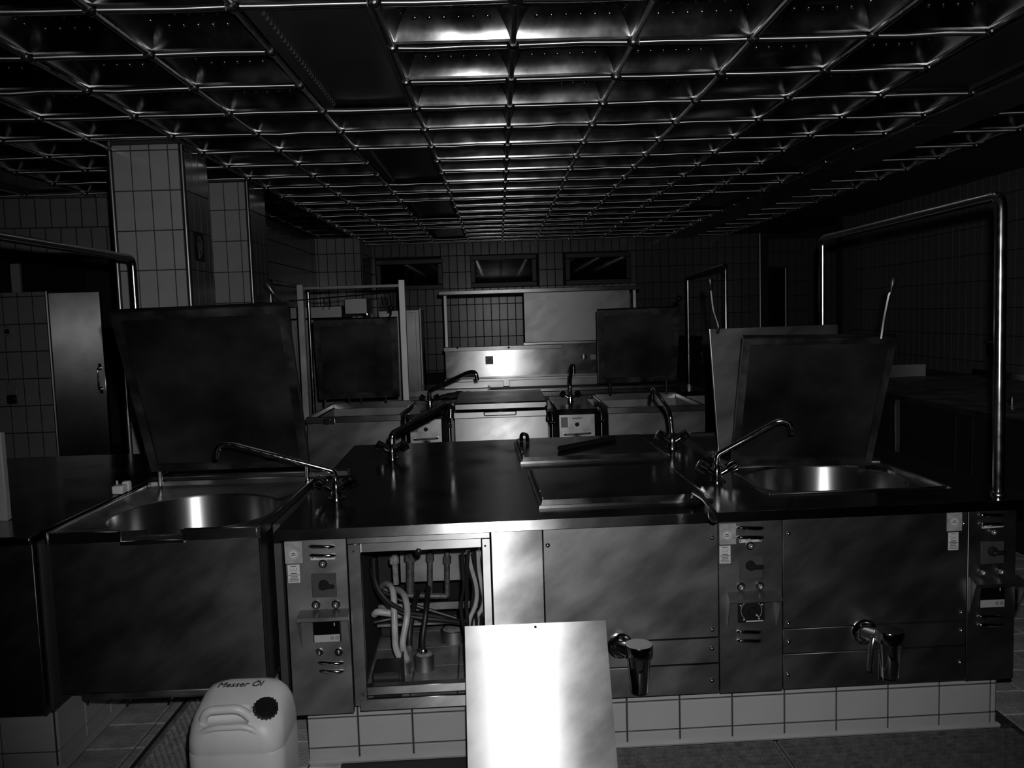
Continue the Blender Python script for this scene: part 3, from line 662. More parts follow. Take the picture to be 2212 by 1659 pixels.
# copper pipework
t = thing('water_pipes', 'old water pipes joined in a row at the back of the bay', 'pipes', IM @ Vector((ib(925, 1290, .5).x, .5, ib(925, 1290, .5).z)))
for x, y0, y1, r in ((886, 1195, 1282, .016), (929, 1195, 1285, .011), (966, 1200, 1285, .011)):
    MB(IM).tube([ib(x, y0 - 12, .5), ib(x, y1, .5)], r, 10).build('riser', 'pipe_old', t); MB(IM).tube([ib(x, y0 + 2, .5), ib(x, y0 + 16, .5)], r * 1.5, 8).build('union_nut', 'pipe_old', t)
MB(IM).tube(bend([ib(872, 1286, .5), ib(966, 1288, .5), ib(966, 1276, .5)], .02), .012, 10).build('manifold', 'pipe_old', t)
t = thing('stub_valve', 'pale threaded pipe stub hanging above the white hoses', 'pipe', IM @ ib(853, 1205, .30))
MB(IM).tube([ib(852, 1200, .30), ib(856, 1262, .30)], .011, 10).build('stub', 'concrete', t); MB(IM).tube([ib(851, 1203, .30), ib(852, 1217, .30)], .018, 8).build('nut', 'concrete', t)
# cables
rn = random.Random(3); cg = 'black cables in the open bay'
for k, pts in enumerate(([(806, 1205, .35), (808, 1260, .34), (835, 1300, .33), (880, 1325, .35), (940, 1330, .38), (990, 1345, .4)],
            [(802, 1225, .38), (812, 1275, .36), (850, 1318, .36), (900, 1335, .36), (960, 1340, .38), (1000, 1346, .4)],
            [(800, 1345, .40), (830, 1340, .4), (870, 1332, .42), (910, 1328, .45)],
            [(822, 1275, .45), (870, 1300, .42), (930, 1318, .42), (985, 1335, .42)])):
    itube('cable', [ib(x, y, v) for x, y, v in pts], .010 if k < 2 else .007, 'rubber', ['thick black cable sagging from the left of the bay', 'second thick black cable below the first sagging one', 'thin black cable lying under the level white hose', 'thin black cable behind the sagging thick ones'][k], 'cable', 8)
for k in range(9):
    wht = k in (2, 5, 7); x0 = 1002 + k * 5.5; pts = []
    for q in range(6): pts.append(ib(x0 + rn.uniform(-7, 7) + (14 if wht and q in (2, 3) else 0), 1190 + q * 38, .16 + .018 * k + rn.uniform(-.01, .01)))
    itube('cable', pts, .0065 if not wht else .008, 'hose' if wht else 'rubber', 'white cable hanging in the bundle at the bay\'s right post' if wht else 'black cable hanging in the bundle at the bay\'s right post', 'cable', 7, 'white cables of the hanging bundle' if wht else 'black cables of the hanging bundle')
t = thing('junction_box', 'black box on the bay floor beside the left frame post', 'box', IM @ Vector((bu0 + .11, .12, FZ)))
MB(IM).box(bu0 + .06, bu0 + .155, .095, .22, FZ + .001, FZ + .095, .003).build('housing', 'rubber', t)
MB(IM).box(bu0 + .155, bu0 + .160, .09, .23, FZ + .001, FZ + .115).build('flange', 'rubber', t)
t = thing('control_gear', 'tall dark gear housing behind the left bay post', 'box', IM @ Vector((bu0 + .06, .73, FZ)))
MB(IM).box(bu0 + .02, bu0 + .10, .66, .80, FZ + .001, .66, .006).build('housing', 'rubber', t)

# --- blank pillar panel
c2 = cab('blank_cabinet', 'narrow blank steel front between the open bay and the first kettle', U[2], U[3])
front(c2, 'front_panel', 'steel_splash', U[2] + .003, U[3], ZB, ZT - .003)
MB(IM).box(U[2] + .004, U[3] - .004, VP + .021, .9, ZB, ZT - .003).build('carcass', 'dark_paint', c2)

# --- kettle cabinets
def kettle_cab(name, label, a, e, ctl, seams, scr, tapx, lever):
    c = cab(name, label, a, e)
    z1, z2 = fp(*seams[0]).z, fp(*seams[1]).z
    front(c, 'upper_panel', 'steel_scr', a, ctl if ctl < e else e, z1, ZT - .003)
    front(c, 'middle_panel', 'steel_scr', a, ctl, z2, z1 - .004); front(c, 'lower_panel', 'steel_scr', a, ctl, ZB, z2 - .004)
    MB(IM).box(a + .004, e - .004, VP + .021, .22 if name == 'kettle_cabinet' and tapx[0] > 1700 else .9, ZB, ZT - .003).build('carcass', 'dark_paint', c)
    screws(c, scr)
    # drain tap
    (x, y), r = tapx, .047
    q = fp(x, y, VP - .085); cz = q.z
    o = MB(IM).lathe((q.x, VP - .085, cz - .165), (0, 0, 1), [(0, r * .60), (.002, r * .63), (.10, r * .80), (.125, r * .86), (.128, r), (.163, r * 1.03), (.168, r * .99), (.168, r * .3)], 26).build('drain_tap', 'chrome', c)
    MB(IM).tube([(q.x - .02, VP - .07, cz - .03), (q.x - .05, VP, cz - .035)], .026, 16).build('neck', 'chrome', o)
    MB(IM).lathe((q.x - .05, VP, cz - .035), (0, -1, 0), [(0, .046), (.004, .046), (.007, .040), (.007, .034), (.012, .030)], 24).build('flange', 'chrome', o)
    if lever:
        h = fp(1883, 1385, VP - .05); MB(IM).tube([(h.x + .03, VP - .06, cz - .03), (h.x, VP - .062, cz - .035), (h.x - .006, VP - .064, cz - .07), (h.x - .014, VP - .066, cz - .15)], [.009, .012, .012, .010], 10).build('tap_lever', 'pipe', o)
        h = fp(1899, 1400, VP - .05); MB(IM).box(h.x - .008, h.x + .008, VP - .07, VP - .055, cz - .19, cz - .04, .005).build('tap_lever', 'pipe', o)
    return c
c3 = kettle_cab('kettle_cabinet', 'kettle cabinet front with a chrome drain tap behind the leaning panel', U[3], U[5], U[4], ((1430, 1381), (1430, 1437)), ((1183, 1178), (1538, 1162), (1538, 1360), (1538, 1401), (1538, 1470)), (1380, 1393), False)
front(c3, 'control_panel', 'steel_scr', U[4], U[5], ZB - .003, ZT - .003)
sticker(c3, (1554, 1131, 1590, 1176), (1570, 1156), (1554, 1179, 1578, 1217)); louvre(c3, 1591, 1650, 1140); louvre(c3, 1591, 1650, 1160)
nameplate(c3, (1597, 1164, 1645, 1171), 'Kessel 2', -.03); lamp(c3, 1622, 1180); switch(c3, (1597, 1199, 1647, 1250), (1624, 1224), (1650, 1224))
lamp(c3, 1602, 1269); lamp(c3, 1643, 1267); hood(c3, (1570, 1276, 1678, 1358)); thermostat(c3, (1594, 1290, 1652, 1345)); louvre(c3, 1591, 1645, 1364); louvre(c3, 1591, 1645, 1383)
c4 = kettle_cab('kettle_cabinet', 'kettle cabinet front with a lever drain tap under the open right-hand kettle', U[5], U[7], U[6], ((1890, 1348), (1890, 1402)), ((1703, 1153), (1703, 1347), (1703, 1387), (1702, 1457), (2077, 1323), (2077, 1362), (2074, 1431), (2082, 1131)), (1922, 1362), True)
front(c4, 'control_panel', 'steel_scr', U[6], U[7], ZB - .003, ZT - .003)
sticker(c4, (2045, 1104, 2078, 1147), (2061, 1127), (2048, 1150, 2070, 1188)); louvre(c4, 2114, 2168, 1112); louvre(c4, 2114, 2168, 1131)
nameplate(c4, (2121, 1133, 2167, 1140), 'Kessel 3', -.03); lamp(c4, 2147, 1150); switch(c4, (2118, 1169, 2167, 1217), (2149, 1193), (2174, 1193))
lamp(c4, 2124, 1237); lamp(c4, 2163, 1235); hood(c4, (2094, 1244, 2199, 1322)); controller(c4, (2115, 1256, 2171, 1312)); louvre(c4, 2111, 2165, 1331); louvre(c4, 2111, 2165, 1349)
MB(IM).box(U[7] - .003, U[7], VP + .02, 1.8, ZB, ZT - .003).build('side_panel', 'steel_dull', c4)

# --- lids closed on the island
def closed_lid(name, label, fl_, fr_, bl_, br_, knob=None):
    p = [tp(*q) for q in (fl_, fr_, br_, bl_)]; u0, u1 = (p[0].x + p[3].x)/2, (p[1].x + p[2].x)/2; v0, v1 = (p[0].y + p[1].y)/2, (p[2].y + p[3].y)/2
    t = thing(name, label, 'kettle', L2W((u0 + u1)/2, (v0 + v1)/2, .9))
    MB(IM).frustum(u0 - .012, u1 + .03, v0 - .012, v1 + .012, .9005, .911, .003).build('collar', 'steel_splash', t)
    MB(IM).frustum(u0, u1, v0, v1, .911, .929, .005).build('cover', 'steel_top', t)
    MB(IM).box(u0 - .001, u0 + .006, v0 + .02, v0 + .12, .930, .934, .001).box(u0 - .001, u0 + .006, v0 + .14, v1 - .05, .930, .934, .001).build('hinge_strip', 'steel_bright', t)
    return t, u0, u1, v0, v1
t, u0, u1, v0, v1 = closed_lid('lidded_kettle', 'closed square kettle with a black-knobbed lever at the island front', (1160, 1098), (1503, 1083), (1157, 1026), (1452, 1016))
lv = MB(IM).tube(bend([tp(1494, 1076, .925), tp(1497, 1064, .945), tp(1520, 1078, .95), tp(1537, 1100, .945)], .03), .007, 8).build('lever', 'lever', t)
k0, k1 = tp(1534, 1094, .947), tp(1544, 1124, .930); kd = k1 - k0
MB(IM).lathe(k0, kd, [(0, .006), (kd.length * .2, .010), (kd.length * .6, .0165), (kd.length * .85, .0155), (kd.length, .005)], 14).build('knob', 'black', lv)
t, u0, u1, v0, v1 = closed_lid('lidded_kettle', 'closed square kettle with a dark tube lying across its lid', (1122, 1000), (1430, 991), (1124, 960), (1380, 948))
MB(IM).tube(bend([(u0 + .02, v1 - .1, .93), (u0 + .02, v1 - .1, .97), (u0 + .05, v1 - .14, .97), (u0 + .05, v1 - .14, .93)], .02), .010, 8).build('hook_handle', 'chrome', t)
a_, c_ = tp(1208, 969, .942), tp(1328, 946, .942)
o = MB(IM).tube([a_, c_], .0135, 10).build('loose_tube', 'rubber'); tag(o, 'dark straight tube lying on the closed rear lid', 'tube')

# --- taps
def mixer(label, base, pts, r=.011, hs=1.0, handle='chrome', rot=.15):
    bx = Vector(base); t = thing('mixer_tap', label, 'tap', bx, 'mixer taps on the island worktop')
    z0 = bx.z
    MB().lathe(bx + Vector((0, 0, .0005)), (0, 0, 1), [(0, .034), (.004, .034), (.007, .024), (.03, .021), (.055, .0205), (.062, .016), (.075, .014), (.08, .0125)], 20).build('body', 'chrome', t)
    path = bend([bx + Vector((0, 0, .075))] + [Vector(p) for p in pts], .05, 7)
    MB().tube(path, r, 12).build('spout', 'chrome', t)
    for s_ in (-1, 1):
        a0 = bx + Vector((s_ * .015, -.004, .035)); dr_ = Vector((s_ * math.cos(rot), -.25 if s_ > 0 else .05, .62)).normalized()
        h = MB().tube([a0, a0 + dr_ * .03], .0125, 12).build('valve_neck', 'chrome', t)
        b = MB(); u_ = dr_.orthogonal().normalized(); w_ = dr_.cross(u_)
        b.lathe(a0 + dr_ * .03, dr_, [(0, .012), (.004, .019), (.02, .024), (.036, .025), (.044, .018), (.046, .004)], 16)
        for k in range(6):
            an = k * math.pi/3; e = a0 + (u_ * math.cos(an) + w_ * math.sin(an)) * .023; b.tube([e + dr_ * .036, e + dr_ * .072], .0055, 6)
        b.build('handwheel', handle, t)
    return t
B1 = at_z(727, 1076, .9); e1 = at_y(500, 960, B1.y - .08)
mixer('mixer tap with its spout swung over the tilting kettle', B1, [at_y(722, 1018, B1.y), at_y(500, 960, B1.y - .06), at_y(470, 962, B1.y - .07), at_y(467, 992, B1.y - .075)])
B4 = at_z(1549, 1040, .9)
mixer('mixer tap with its spout swung toward the open round kettle', B4, [at_y(1549, 982, B4.y), at_y(1683, 908, B4.y - .08), at_y(1706, 912, B4.y - .09), at_y(1711, 938, B4.y - .095)], .0105)
B2 = at_z(848, 990, .9)
mixer('mixer tap with a thick dark spout reaching to the rear of the island', B2, [at_y(847, 938, B2.y), at_y(965, 876, B2.y + .25), at_y(974, 880, B2.y + .26), at_y(973, 902, B2.y + .26)], .018)
B3 = at_z(1452, 967, .9)
mixer('mixer tap between the closed rear lid and the upright lid, spout pointing back', B3, [at_y(1447, 888, B3.y), at_y(1410, 838, B3.y + .32), at_y(1409, 862, B3.y + .33)], .0115)

# --- open kettle sunk in the worktop at the right
def basin_mesh(mx, cx, cy, R, u0, u1, v0, v1, ztop, depth, seg=48, dish=.0):
    b = bmesh.new()
    def ringp(r, z): return [b.verts.new((cx + r * math.cos(2*math.pi*k/seg), cy + r * math.sin(2*math.pi*k/seg), z)) for k in range(seg)]
    outer = []
    for k in range(seg):
        a = 2*math.pi*k/seg; c_, s_ = math.cos(a), math.sin(a)
        tx = ((u1 - cx) if c_ > 0 else (u0 - cx)) / c_ if abs(c_) > 1e-6 else 1e9; ty = ((v1 - cy) if s_ > 0 else (v0 - cy)) / s_ if abs(s_) > 1e-6 else 1e9
        q = min(tx, ty); outer.append(b.verts.new((cx + c_ * q, cy + s_ * q, ztop)))
    rings = [outer, ringp(R + .006, ztop - dish), ringp(R, ztop - dish - .008), ringp(R * .995, ztop - depth + .05), ringp(R * .9, ztop - depth), ringp(R * .02, ztop - depth - .01)]
    for A, B_ in zip(rings, rings[1:]):
        for k in range(seg): b.faces.new((A[k], A[(k+1) % seg], B_[(k+1) % seg], B_[k]))
    bmesh.ops.recalc_face_normals(b, faces=b.faces); b.normal_update()
    m_ = MB(mx); m_.b.free(); m_.b = b; return m_
kt = thing('boiling_kettle', 'round open boiling kettle sunk in the worktop with an upright lid', 'kettle', L2W((ku0 + ku1)/2, (kv0 + kv1)/2, .30))
kc = (ku0 + ku1)/2, (kv0 + kv1)/2
o = basin_mesh(IM, kc[0], kc[1], min(ku1 - ku0, kv1 - kv0)/2 - .005, ku0 + .012, ku1 - .012, kv0 + .012, kv1 - .012, .886, .5, dish=.004).build('basin', 'basin', kt, normals=False)
b = MB(IM)
for q in ((ku0 - .004, ku0 + .014, kv0 - .004, kv1 + .004), (ku1 - .014, ku1 + .004, kv0 - .004, kv1 + .004), (ku0 + .014, ku1 - .014, kv0 - .004, kv0 + .014), (ku0 + .014, ku1 - .014, kv1 - .014, kv1 + .004)): b.box(*q, .884, .906, .003)
b.build('rim', 'steel', kt)
def open_lid(parent, P, t, m_in, m_out, lip=.03, name='lid'):
    """P: bottom-left, bottom-right, top-right, top-left of the side facing the camera (world)."""
    P = [Vector(p) for p in P]; n = (P[1] - P[0]).cross(P[3] - P[0]).normalized()     # toward camera
    if n.y > 0: n = -n
    o = MB().hexa([P[0] - n * t, P[1] - n * t, P[2] - n * t, P[3] - n * t] + P).build(name, m_in, parent)
    c = sum(P, Vector()) / 4
    def ins(p, k): 
        e1, e2 = (P[1] - P[0]).normalized(), (P[3] - P[0]).normalized(); d_ = p - c
        return p - e1 * k * (1 if d_.dot(e1) > 0 else -1) - e2 * k * (1 if d_.dot(e2) > 0 else -1)
    Q = [ins(p, lip) for p in P]
    for i in range(4):
        j = (i + 1) % 4
        MB().hexa([P[i], P[j], Q[j], Q[i], P[i] + n * .012, P[j] + n * .012, Q[j] + n * .012, Q[i] + n * .012]).build('lid_edge', m_out, o)
    return o
PR = [Vector((1.012, 3.60, .915)), Vector((1.602, 3.53, .905)), at_y(1937, 726, 3.25), at_y(1606, 729, 3.30)]
ld = open_lid(kt, PR, .02, 'lid_in', 'lid_edge', .028)
lvp = [at_y(1903, 732, 3.235), at_y(1909, 690, 3.24), at_y(1919, 640, 3.26), at_y(1926, 622, 3.25)]
MB().tube(lvp, .008, 8).build('lever', 'lever', ld); MB().lathe(at_y(1924, 632, 3.25), (.18, 0, 1), [(0, .008), (.02, .012), (.045, .017), (.06, .014), (.066, .004)], 14).build('knob', 'black', ld)
hp = Vector((1.61, 3.535, .915)); MB().tube([hp + Vector((-.05, 0, 0)), hp + Vector((.03, 0, 0))], .016, 12).build('hinge', 'steel', ld)
MB().box(hp.x - .03, hp.x + .005, hp.y - .01, hp.y + .03, .8995, .925, .004).build('hinge_block', 'steel_dull', ld)
# rear kettle, its lid raised with the outside toward us
k2 = thing('boiling_kettle', 'rear kettle whose raised lid shows its scratched outer face', 'kettle', (1.3, 4.15, .9))
PB = [at_y(1553, 985, 3.87), at_y(1818, 975, 3.87), at_y(1809, 701, 3.85), at_y(1533, 711, 3.85)]
PB[0].z = PB[1].z = .912
ld2 = MB().hexa([p + Vector((0, .022, 0)) for p in PB] + PB).build('lid', 'steel_scr', k2)
MB().tube([PB[0], PB[3]], .003, 6).build('lid_edge', 'trim', ld2)
MB().tube(bend([PB[3] + Vector((.035, -.004, -.02)), PB[3] + Vector((.038, -.02, .01)), at_y(1541, 670, 3.85), at_y(1535, 620, 3.85)], .02), .008, 8).build('lever', 'lever', ld2)
MB().lathe(at_y(1536, 628, 3.85), (-.1, 0, 1), [(0, .008), (.02, .012), (.045, .017), (.06, .014), (.066, .004)], 14).build('knob', 'black', ld2)
b = MB(); b.box(.98, 1.60, 3.93, 3.945, .9005, .915).box(.98, 1.60, 4.50, 4.515, .9005, .915).box(.98, .995, 3.93, 4.515, .9005, .915).box(1.585, 1.60, 3.93, 4.515, .9005, .915); b.build('rim', 'steel', k2)
MB().box(1.0, 1.58, 3.95, 4.49, .9003, .9015).build('basin', 'dark_paint', k2)

# --- leaning access panel
PA = [None] * 4
top_l, top_r = at_y(1004, 1353, 2.722), at_y(1308, 1340, 2.722)
bl = Vector((top_l.x + .004, 2.470, .002)); br = Vector((top_r.x + .008, 2.468, .002))
n = (br - bl).cross(top_l - bl).normalized(); n = -n if n.y > 0 else n
ap = thing('access_panel', 'bright removed steel panel leaning against the island front', 'panel', (bl + br)/2)
b = MB(); N_, K_ = 10, 14; gs = []
for th in (.0, -.003):
    g = []
    for i in range(K_ + 1):
        row = []
        for j in range(N_ + 1):
            s_, q = i/K_, j/N_; p = (bl * (1 - q) + br * q) * (1 - s_) + (top_l * (1 - q) + top_r * q) * s_
            bulge = .0022 * math.sin(math.pi * s_) * math.sin(math.pi * q) + .0003 * math.sin(q * 9 + s_ * 4) * math.sin(s_ * 4)
            row.append(b.b.verts.new(p + n * (bulge + th)))
        g.append(row)
    gs.append(g)
    for i in range(K_):
        for j in range(N_): b.b.faces.new((g[i][j], g[i][j+1], g[i+1][j+1], g[i+1][j]) if th == 0 else (g[i][j], g[i+1][j], g[i+1][j+1], g[i][j+1]))
A, B_ = gs
for i in range(K_):
    for j in (0, N_): b.b.faces.new((A[i][j], A[i+1][j], B_[i+1][j], B_[i][j]))
for j in range(N_):
    for i in (0, K_): b.b.faces.new((A[i][j], A[i][j+1], B_[i][j+1], B_[i][j]))
o = b.build('panel_sheet', 'steel_bright', ap)
c = (top_l + top_r)/2 - (top_l - bl).normalized() * .012; MB().lathe(c + n * .003, n, [(0, .005), (.001, .004)], 8).build('screw_hole', 'ink', ap)

# ------------------------------------------------------------------ left tilting kettle
LX0, LX1, LY0, LY1 = -1.590, -.846, 2.812, 3.64
lk = thing('tilting_kettle', 'big square tilting kettle with a round basin and a raised square lid', 'kettle', (-1.218, 3.2, .28))
LC, LR = (-1.205, 3.195), .315; NX0, NX1 = -1.332, -1.112
b = MB(); b.box(LX0 + .012, LX1 - .012, LY0 + .012, LY0 + .03, .32, .862, .002)
b.box(LX0 + .012, LX0 + .03, LY0 + .03, LY1 - .05, .32, .862).box(LX1 - .03, LX1 - .012, LY0 + .03, LY1 - .05, .32, .862).box(LX0 + .012, LX1 - .012, LY1 - .07, LY1 - .05, .32, .862)
b.build('body', 'steel_scr', lk)
MB().box(LX0 + .075, LX1 - .02, LY0 + .02, LY1 - .09, .285, .325, .012).build('base_pan', 'steel_dull', lk)
for x, y in ((192, 1515), (280, 1513), (370, 1510)):
    c = at_y(x, y, LY0 + .016); MB().lathe((c.x, LY0 + .02, c.z), (0, -1, 0), [(0, .006), (.003, .005), (.005, .001)], 8).build('bolt', 'pipe', lk)
m_ = basin_mesh(None, LC[0], LC[1], LR, LX0 + .012, LX1 - .012, LY0 + .012, LY1 - .02, .895, .62, 72, .022)
m_.b.verts.ensure_lookup_table()
for v in m_.b.verts:
    if v.co.y < LY0 + .10 and NX0 - .01 < v.co.x < NX1 + .01 and v.co.z > .85: v.co.z = .864 if v.co.y < LY0 + .02 else min(v.co.z, .866)
m_.build('basin', 'basin', lk, normals=False)
b = MB()
b.box(LX0, LX0 + .014, LY0, LY1, .858, .902, .003).box(LX1 - .014, LX1, LY0, LY1, .858, .902, .003)
b.box(LX0 + .014, NX0, LY0, LY0 + .014, .858, .900, .003).box(NX1, LX1 - .014, LY0, LY0 + .014, .858, .900, .003).box(NX0, NX1, LY0, LY0 + .014, .848, .864, .002)
b.box(LX0 + .014, LX1 - .014, LY1 - .02, LY1, .87, .918, .004)
b.build('rim', 'steel', lk)
MB().hexa([(NX0 - .004, LY0, .862), (NX0 + .004, LY0, .862), (NX0 + .06, LY0 + .085, .862), (NX0 + .052, LY0 + .085, .862), (NX0 - .004, LY0, .899), (NX0 + .004, LY0, .899), (NX0 + .06, LY0 + .085, .880), (NX0 + .052, LY0 + .085, .880)]).build('spout_cheek', 'steel', lk)
MB().hexa([(NX1 - .004, LY0, .862), (NX1 + .004, LY0, .862), (NX1 - .03, LY0 + .07, .862), (NX1 - .038, LY0 + .07, .862), (NX1 - .004, LY0, .899), (NX1 + .004, LY0, .899), (NX1 - .03, LY0 + .07, .880), (NX1 - .038, LY0 + .07, .880)]).build('spout_cheek', 'steel', lk)
MB().box(LX0 + .02, LX1 + .15, LY1 + .02, LY1 + .05, .904, .930, .003).build('rear_rail', 'steel', lk)
PL = [at_y(329, 1016, 3.58), at_y(669, 1003, 3.58), at_y(619, 657, 3.21), at_y(238, 674, 3.21)]
ld = open_lid(lk, PL, .022, 'lid_in', 'lid_edge', .035)
MB().tube([PL[1] + Vector((.004, -.012, 0)), PL[2] + Vector((.004, -.012, 0))], .0025, 6).build('edge_bead', 'trim', ld)
for x in (345, 664):
    c = at_y(x, 1022, 3.6); MB().tube([(c.x, 3.60, .90), (c.x, 3.60, .995)], .011, 10).build('hinge_post', 'pipe', lk)
MB().tube(bend([at_y(612, 668, 3.24), at_y(606, 652, 3.26), at_y(590, 632, 3.27)], .02), .008, 8).build('lever', 'lever', ld)
MB().lathe(at_y(594, 638, 3.27), (-.55, 0, .85), [(0, .008), (.02, .013), (.045, .018), (.06, .015), (.067, .004)], 14).build('knob', 'black', ld)
# support columns either side
b = MB().box(LX1 + .004, LX1 + .03, 2.95, 3.6, .24, .87); tag(b.build('kettle_bracket', 'dark_paint'), 'dark pivot bracket in the gap between the tilting kettle and the island', 'bracket')
tag(MB().box(-1.604, -1.596, 2.80, 3.6, .27, .868).build('kettle_bracket', 'dark_paint'), 'dark pivot bracket in the gap between the tilting kettle and the left bench', 'bracket')

# left bench
lb = thing('steel_bench', 'steel bench with a plain front beside the tilting kettle', 'bench', (-2.1, 3.5, .257))
MB().box(-2.75, -1.617, 2.775, 4.55, .868, .9, .004).build('top', 'steel_top', lb)
MB().box(-2.72, -1.625, 2.80, 2.82, .257, .866, .002).build('front_panel', 'steel_scr', lb)
MB().box(-2.72, -1.625, 2.82, 4.5, .257, .866).build('carcass', 'dark_paint', lb)
MB().box(-1.625, -1.6205, 2.80, 2.82, .257, .868).build('edge_trim', 'trim', lb)
lp = struct(MB().box(-2.6, -1.655, 2.905, 4.4, -.005, .255).build('trim_3', 'grout', smooth=False), 'white tiled plinth under the left bench')
tile_surface(lp, (0, 2.905, 0), (1, 0, 0), (0, 0, 1), -2.6, -1.66, .0, .254, .1965, .15, .005, .008, 'tile', uo=-1.655, vo=.07, limit=30)
tile_surface(lp, (-1.655, 0, 0), (0, 1, 0), (0, 0, 1), 2.905, 4.4, .0, .254, .1965, .15, .005, .008, 'tile', uo=2.905, vo=.07, limit=30)
MB().tube([(-1.643, 2.9, .004), (-1.643, 4.4, .004)], .018, 8).build('cove', 'tile', lp)
o = MB().box(-2.2, -1.835, 3.02, 3.05, .9, 1.23, .004).build('cutting_board', 'white_board'); tag(o, 'pale board standing upright on the left bench', 'board')
c = at_z(272, 1066, .9); t = thing('plastic_clip', 'small pale plastic clip on the bench edge by the kettle rim', 'clip', c)
MB().box(c.x - .05, c.x - .004, c.y - .02, c.y + .03, .901, .936, .004).build('jaw', 'white_pl', t); MB().box(c.x - .052, c.x - .046, c.y + .03, c.y + .036, .901, .95).build('pin', 'white_pl', t); MB().box(c.x - .03, c.x + .0, c.y + .03, c.y + .06, .901, .945, .004).build('body', 'white_pl', t)

# ------------------------------------------------------------------ pipe rails
def rail(label, pts, r=.021, flange=True, group=None):
    t = thing('pipe_rail', label, 'pipe', pts[0])
    MB().tube(bend(pts, .05, 8), r, 16).build('pipe', 'pipe', t)
    if flange:
        for p in (pts[0], pts[-1]):
            MB().lathe(Vector(p) + Vector((0, 0, .0005)), (0, 0, 1), [(0, r * 1.35), (.006, r * 1.3), (.012, r * 1.02)], 16).build('foot', 'pipe', t)
    return t
rail('tall bent pipe rail rising from the right end of the island', [(1.785, 2.905, .9), (1.782, 2.915, 1.967), (1.799, 4.56, 1.967), (1.80, 4.56, .9)], .0205)
rail('pipe rail over the left bench running to the thick pillar', [(-1.93, 2.8, .9), (-1.925, 2.8, 1.967), (-1.955, 4.50, 1.967), (-1.955, 4.50, .9)], .019)
rail('pipe rail at the right end of the second cooking block', [(1.935, 7.0, 0), (1.935, 7.0, 1.967), (2.05, 8.9, 1.955), (2.05, 8.9, 0)], .0205)
rail('pipe rail at the left end of the second cooking block', [(-2.03, 7.45, 0), (-2.03, 7.45, 1.967), (-1.98, 8.7, 1.95), (-1.98, 8.7, 0)], .0205)

# ------------------------------------------------------------------ canister
cb = Vector((-.853, 2.545, 0)); W2, D2, H2 = .148, .125, .415
ct = thing('jerrycan', 'pale plastic jerrycan with a black screw cap standing by the kettle', 'canister', cb)
def srect(a, d_, r, n=6):
    o = []
    for cx, cy, s0 in ((a - r, d_ - r, 0), (-a + r, d_ - r, 1), (-a + r, -d_ + r, 2), (a - r, -d_ + r, 3)):
        for k in range(n + 1):
            t = (s0 + k/n) * math.pi/2; o.append((cx + r * math.cos(t), cy + r * math.sin(t)))
    return o
bm = bmesh.new(); rings = []
# z, half width, half depth, radius, x shift, front top slope handled per vertex
prof = [(.0, .92, .90, .06), (.012, .99, .98, .06), (.05, 1, 1, .055), (.20, 1, 1, .055), (.285, 1, 1, .055), (.290, .985, .985, .055), (.296, 1, 1, .055), (.34, .995, .99, .06), (.385, .97, .95, .07), (.415, .91, .86, .075), (.437, .80, .72, .07), (.446, .62, .5, .05), (.448, .3, .22, .02)]
for z, a, d_, r_ in prof:
    ring = []
    for x, y in srect(W2 * a, D2 * d_, min(r_, W2 * a * .9, D2 * d_ * .9)):
        zz = z
        if z > .32:                       # shoulder falls toward the front, where the handle recess is
            k = max(0, min(1, (-y + .06) / .16)); zz -= k * (z - .30) * .32
        ring.append(bm.verts.new((cb.x + x, cb.y + y, zz + .001)))
    rings.append(ring)
for A, B_ in zip(rings, rings[1:]):
    for k in range(len(A)): bm.faces.new((A[k], A[(k+1) % len(A)], B_[(k+1) % len(A)], B_[k]))
bm.faces.new(rings[0][::-1]); bm.faces.new(rings[-1])
m_ = MB(); m_.b.free(); m_.b = bm; body = m_.build('body', 'white_pl', ct, ang=60)
cut = MB().box(cb.x - .105, cb.x + .05, cb.y - .118, cb.y - .052, .368, .47, .018, 4).build('cutter', 'white_pl', ct)
bo_ = body.modifiers.new('recess', 'BOOLEAN'); bo_.object = cut; bo_.operation = 'DIFFERENCE'; bo_.solver = 'EXACT'
bpy.context.view_layer.update(); me_ = bpy.data.meshes.new_from_object(body.evaluated_get(bpy.context.evaluated_depsgraph_get()))
body.modifiers.clear(); body.data = me_; bpy.data.objects.remove(cut); me_.set_sharp_from_angle(angle=math.radians(50))
hy = cb.y - .075; hz = .404
hb = MB().tube(bend([(cb.x - .105, hy, hz - .035), (cb.x - .085, hy - .012, hz + .012), (cb.x + .02, hy - .012, hz + .016), (cb.x + .055, hy, hz - .03)], .03), [.014] * 0 or .0135, 12).build('grip', 'white_pl', ct)
MB().tube(bend([(cb.x - .11, hy - .028, hz - .055), (cb.x - .06, hy - .04, hz - .030), (cb.x + .05, hy - .04, hz - .028), (cb.x + .10, hy - .03, hz - .075)], .03), .010, 10).build('shoulder_ridge', 'white_pl', ct)
cp = Vector((cb.x + .088, cb.y - .055, .383)); ax = Vector((.10, -.38, 1)).normalized()
MB().lathe(cp, ax, [(-.02, .030), (.012, .030)], 20).build('neck', 'white_pl', ct)
b = MB().lathe(cp + ax * .008, ax, [(0, .034), (.003, .036), (.026, .036), (.032, .032), (.033, .004)], 24)
for k in range(18):
    u_ = ax.orthogonal().normalized(); w_ = ax.cross(u_); an = 2 * math.pi * k/18; e = cp + (u_ * math.cos(an) + w_ * math.sin(an)) * .036; b.tube([e + ax * .012, e + ax * .034], .003, 5)
b.build('screw_cap', 'black', ct)
mx = Matrix.Translation((cb.x - .015, cb.y + .028, .4445)) @ Matrix.Rotation(math.radians(12), 4, 'X')
text('Messer \u00d6l', .034, 'ink', mx, 'handwriting', ct, .0008, .25)

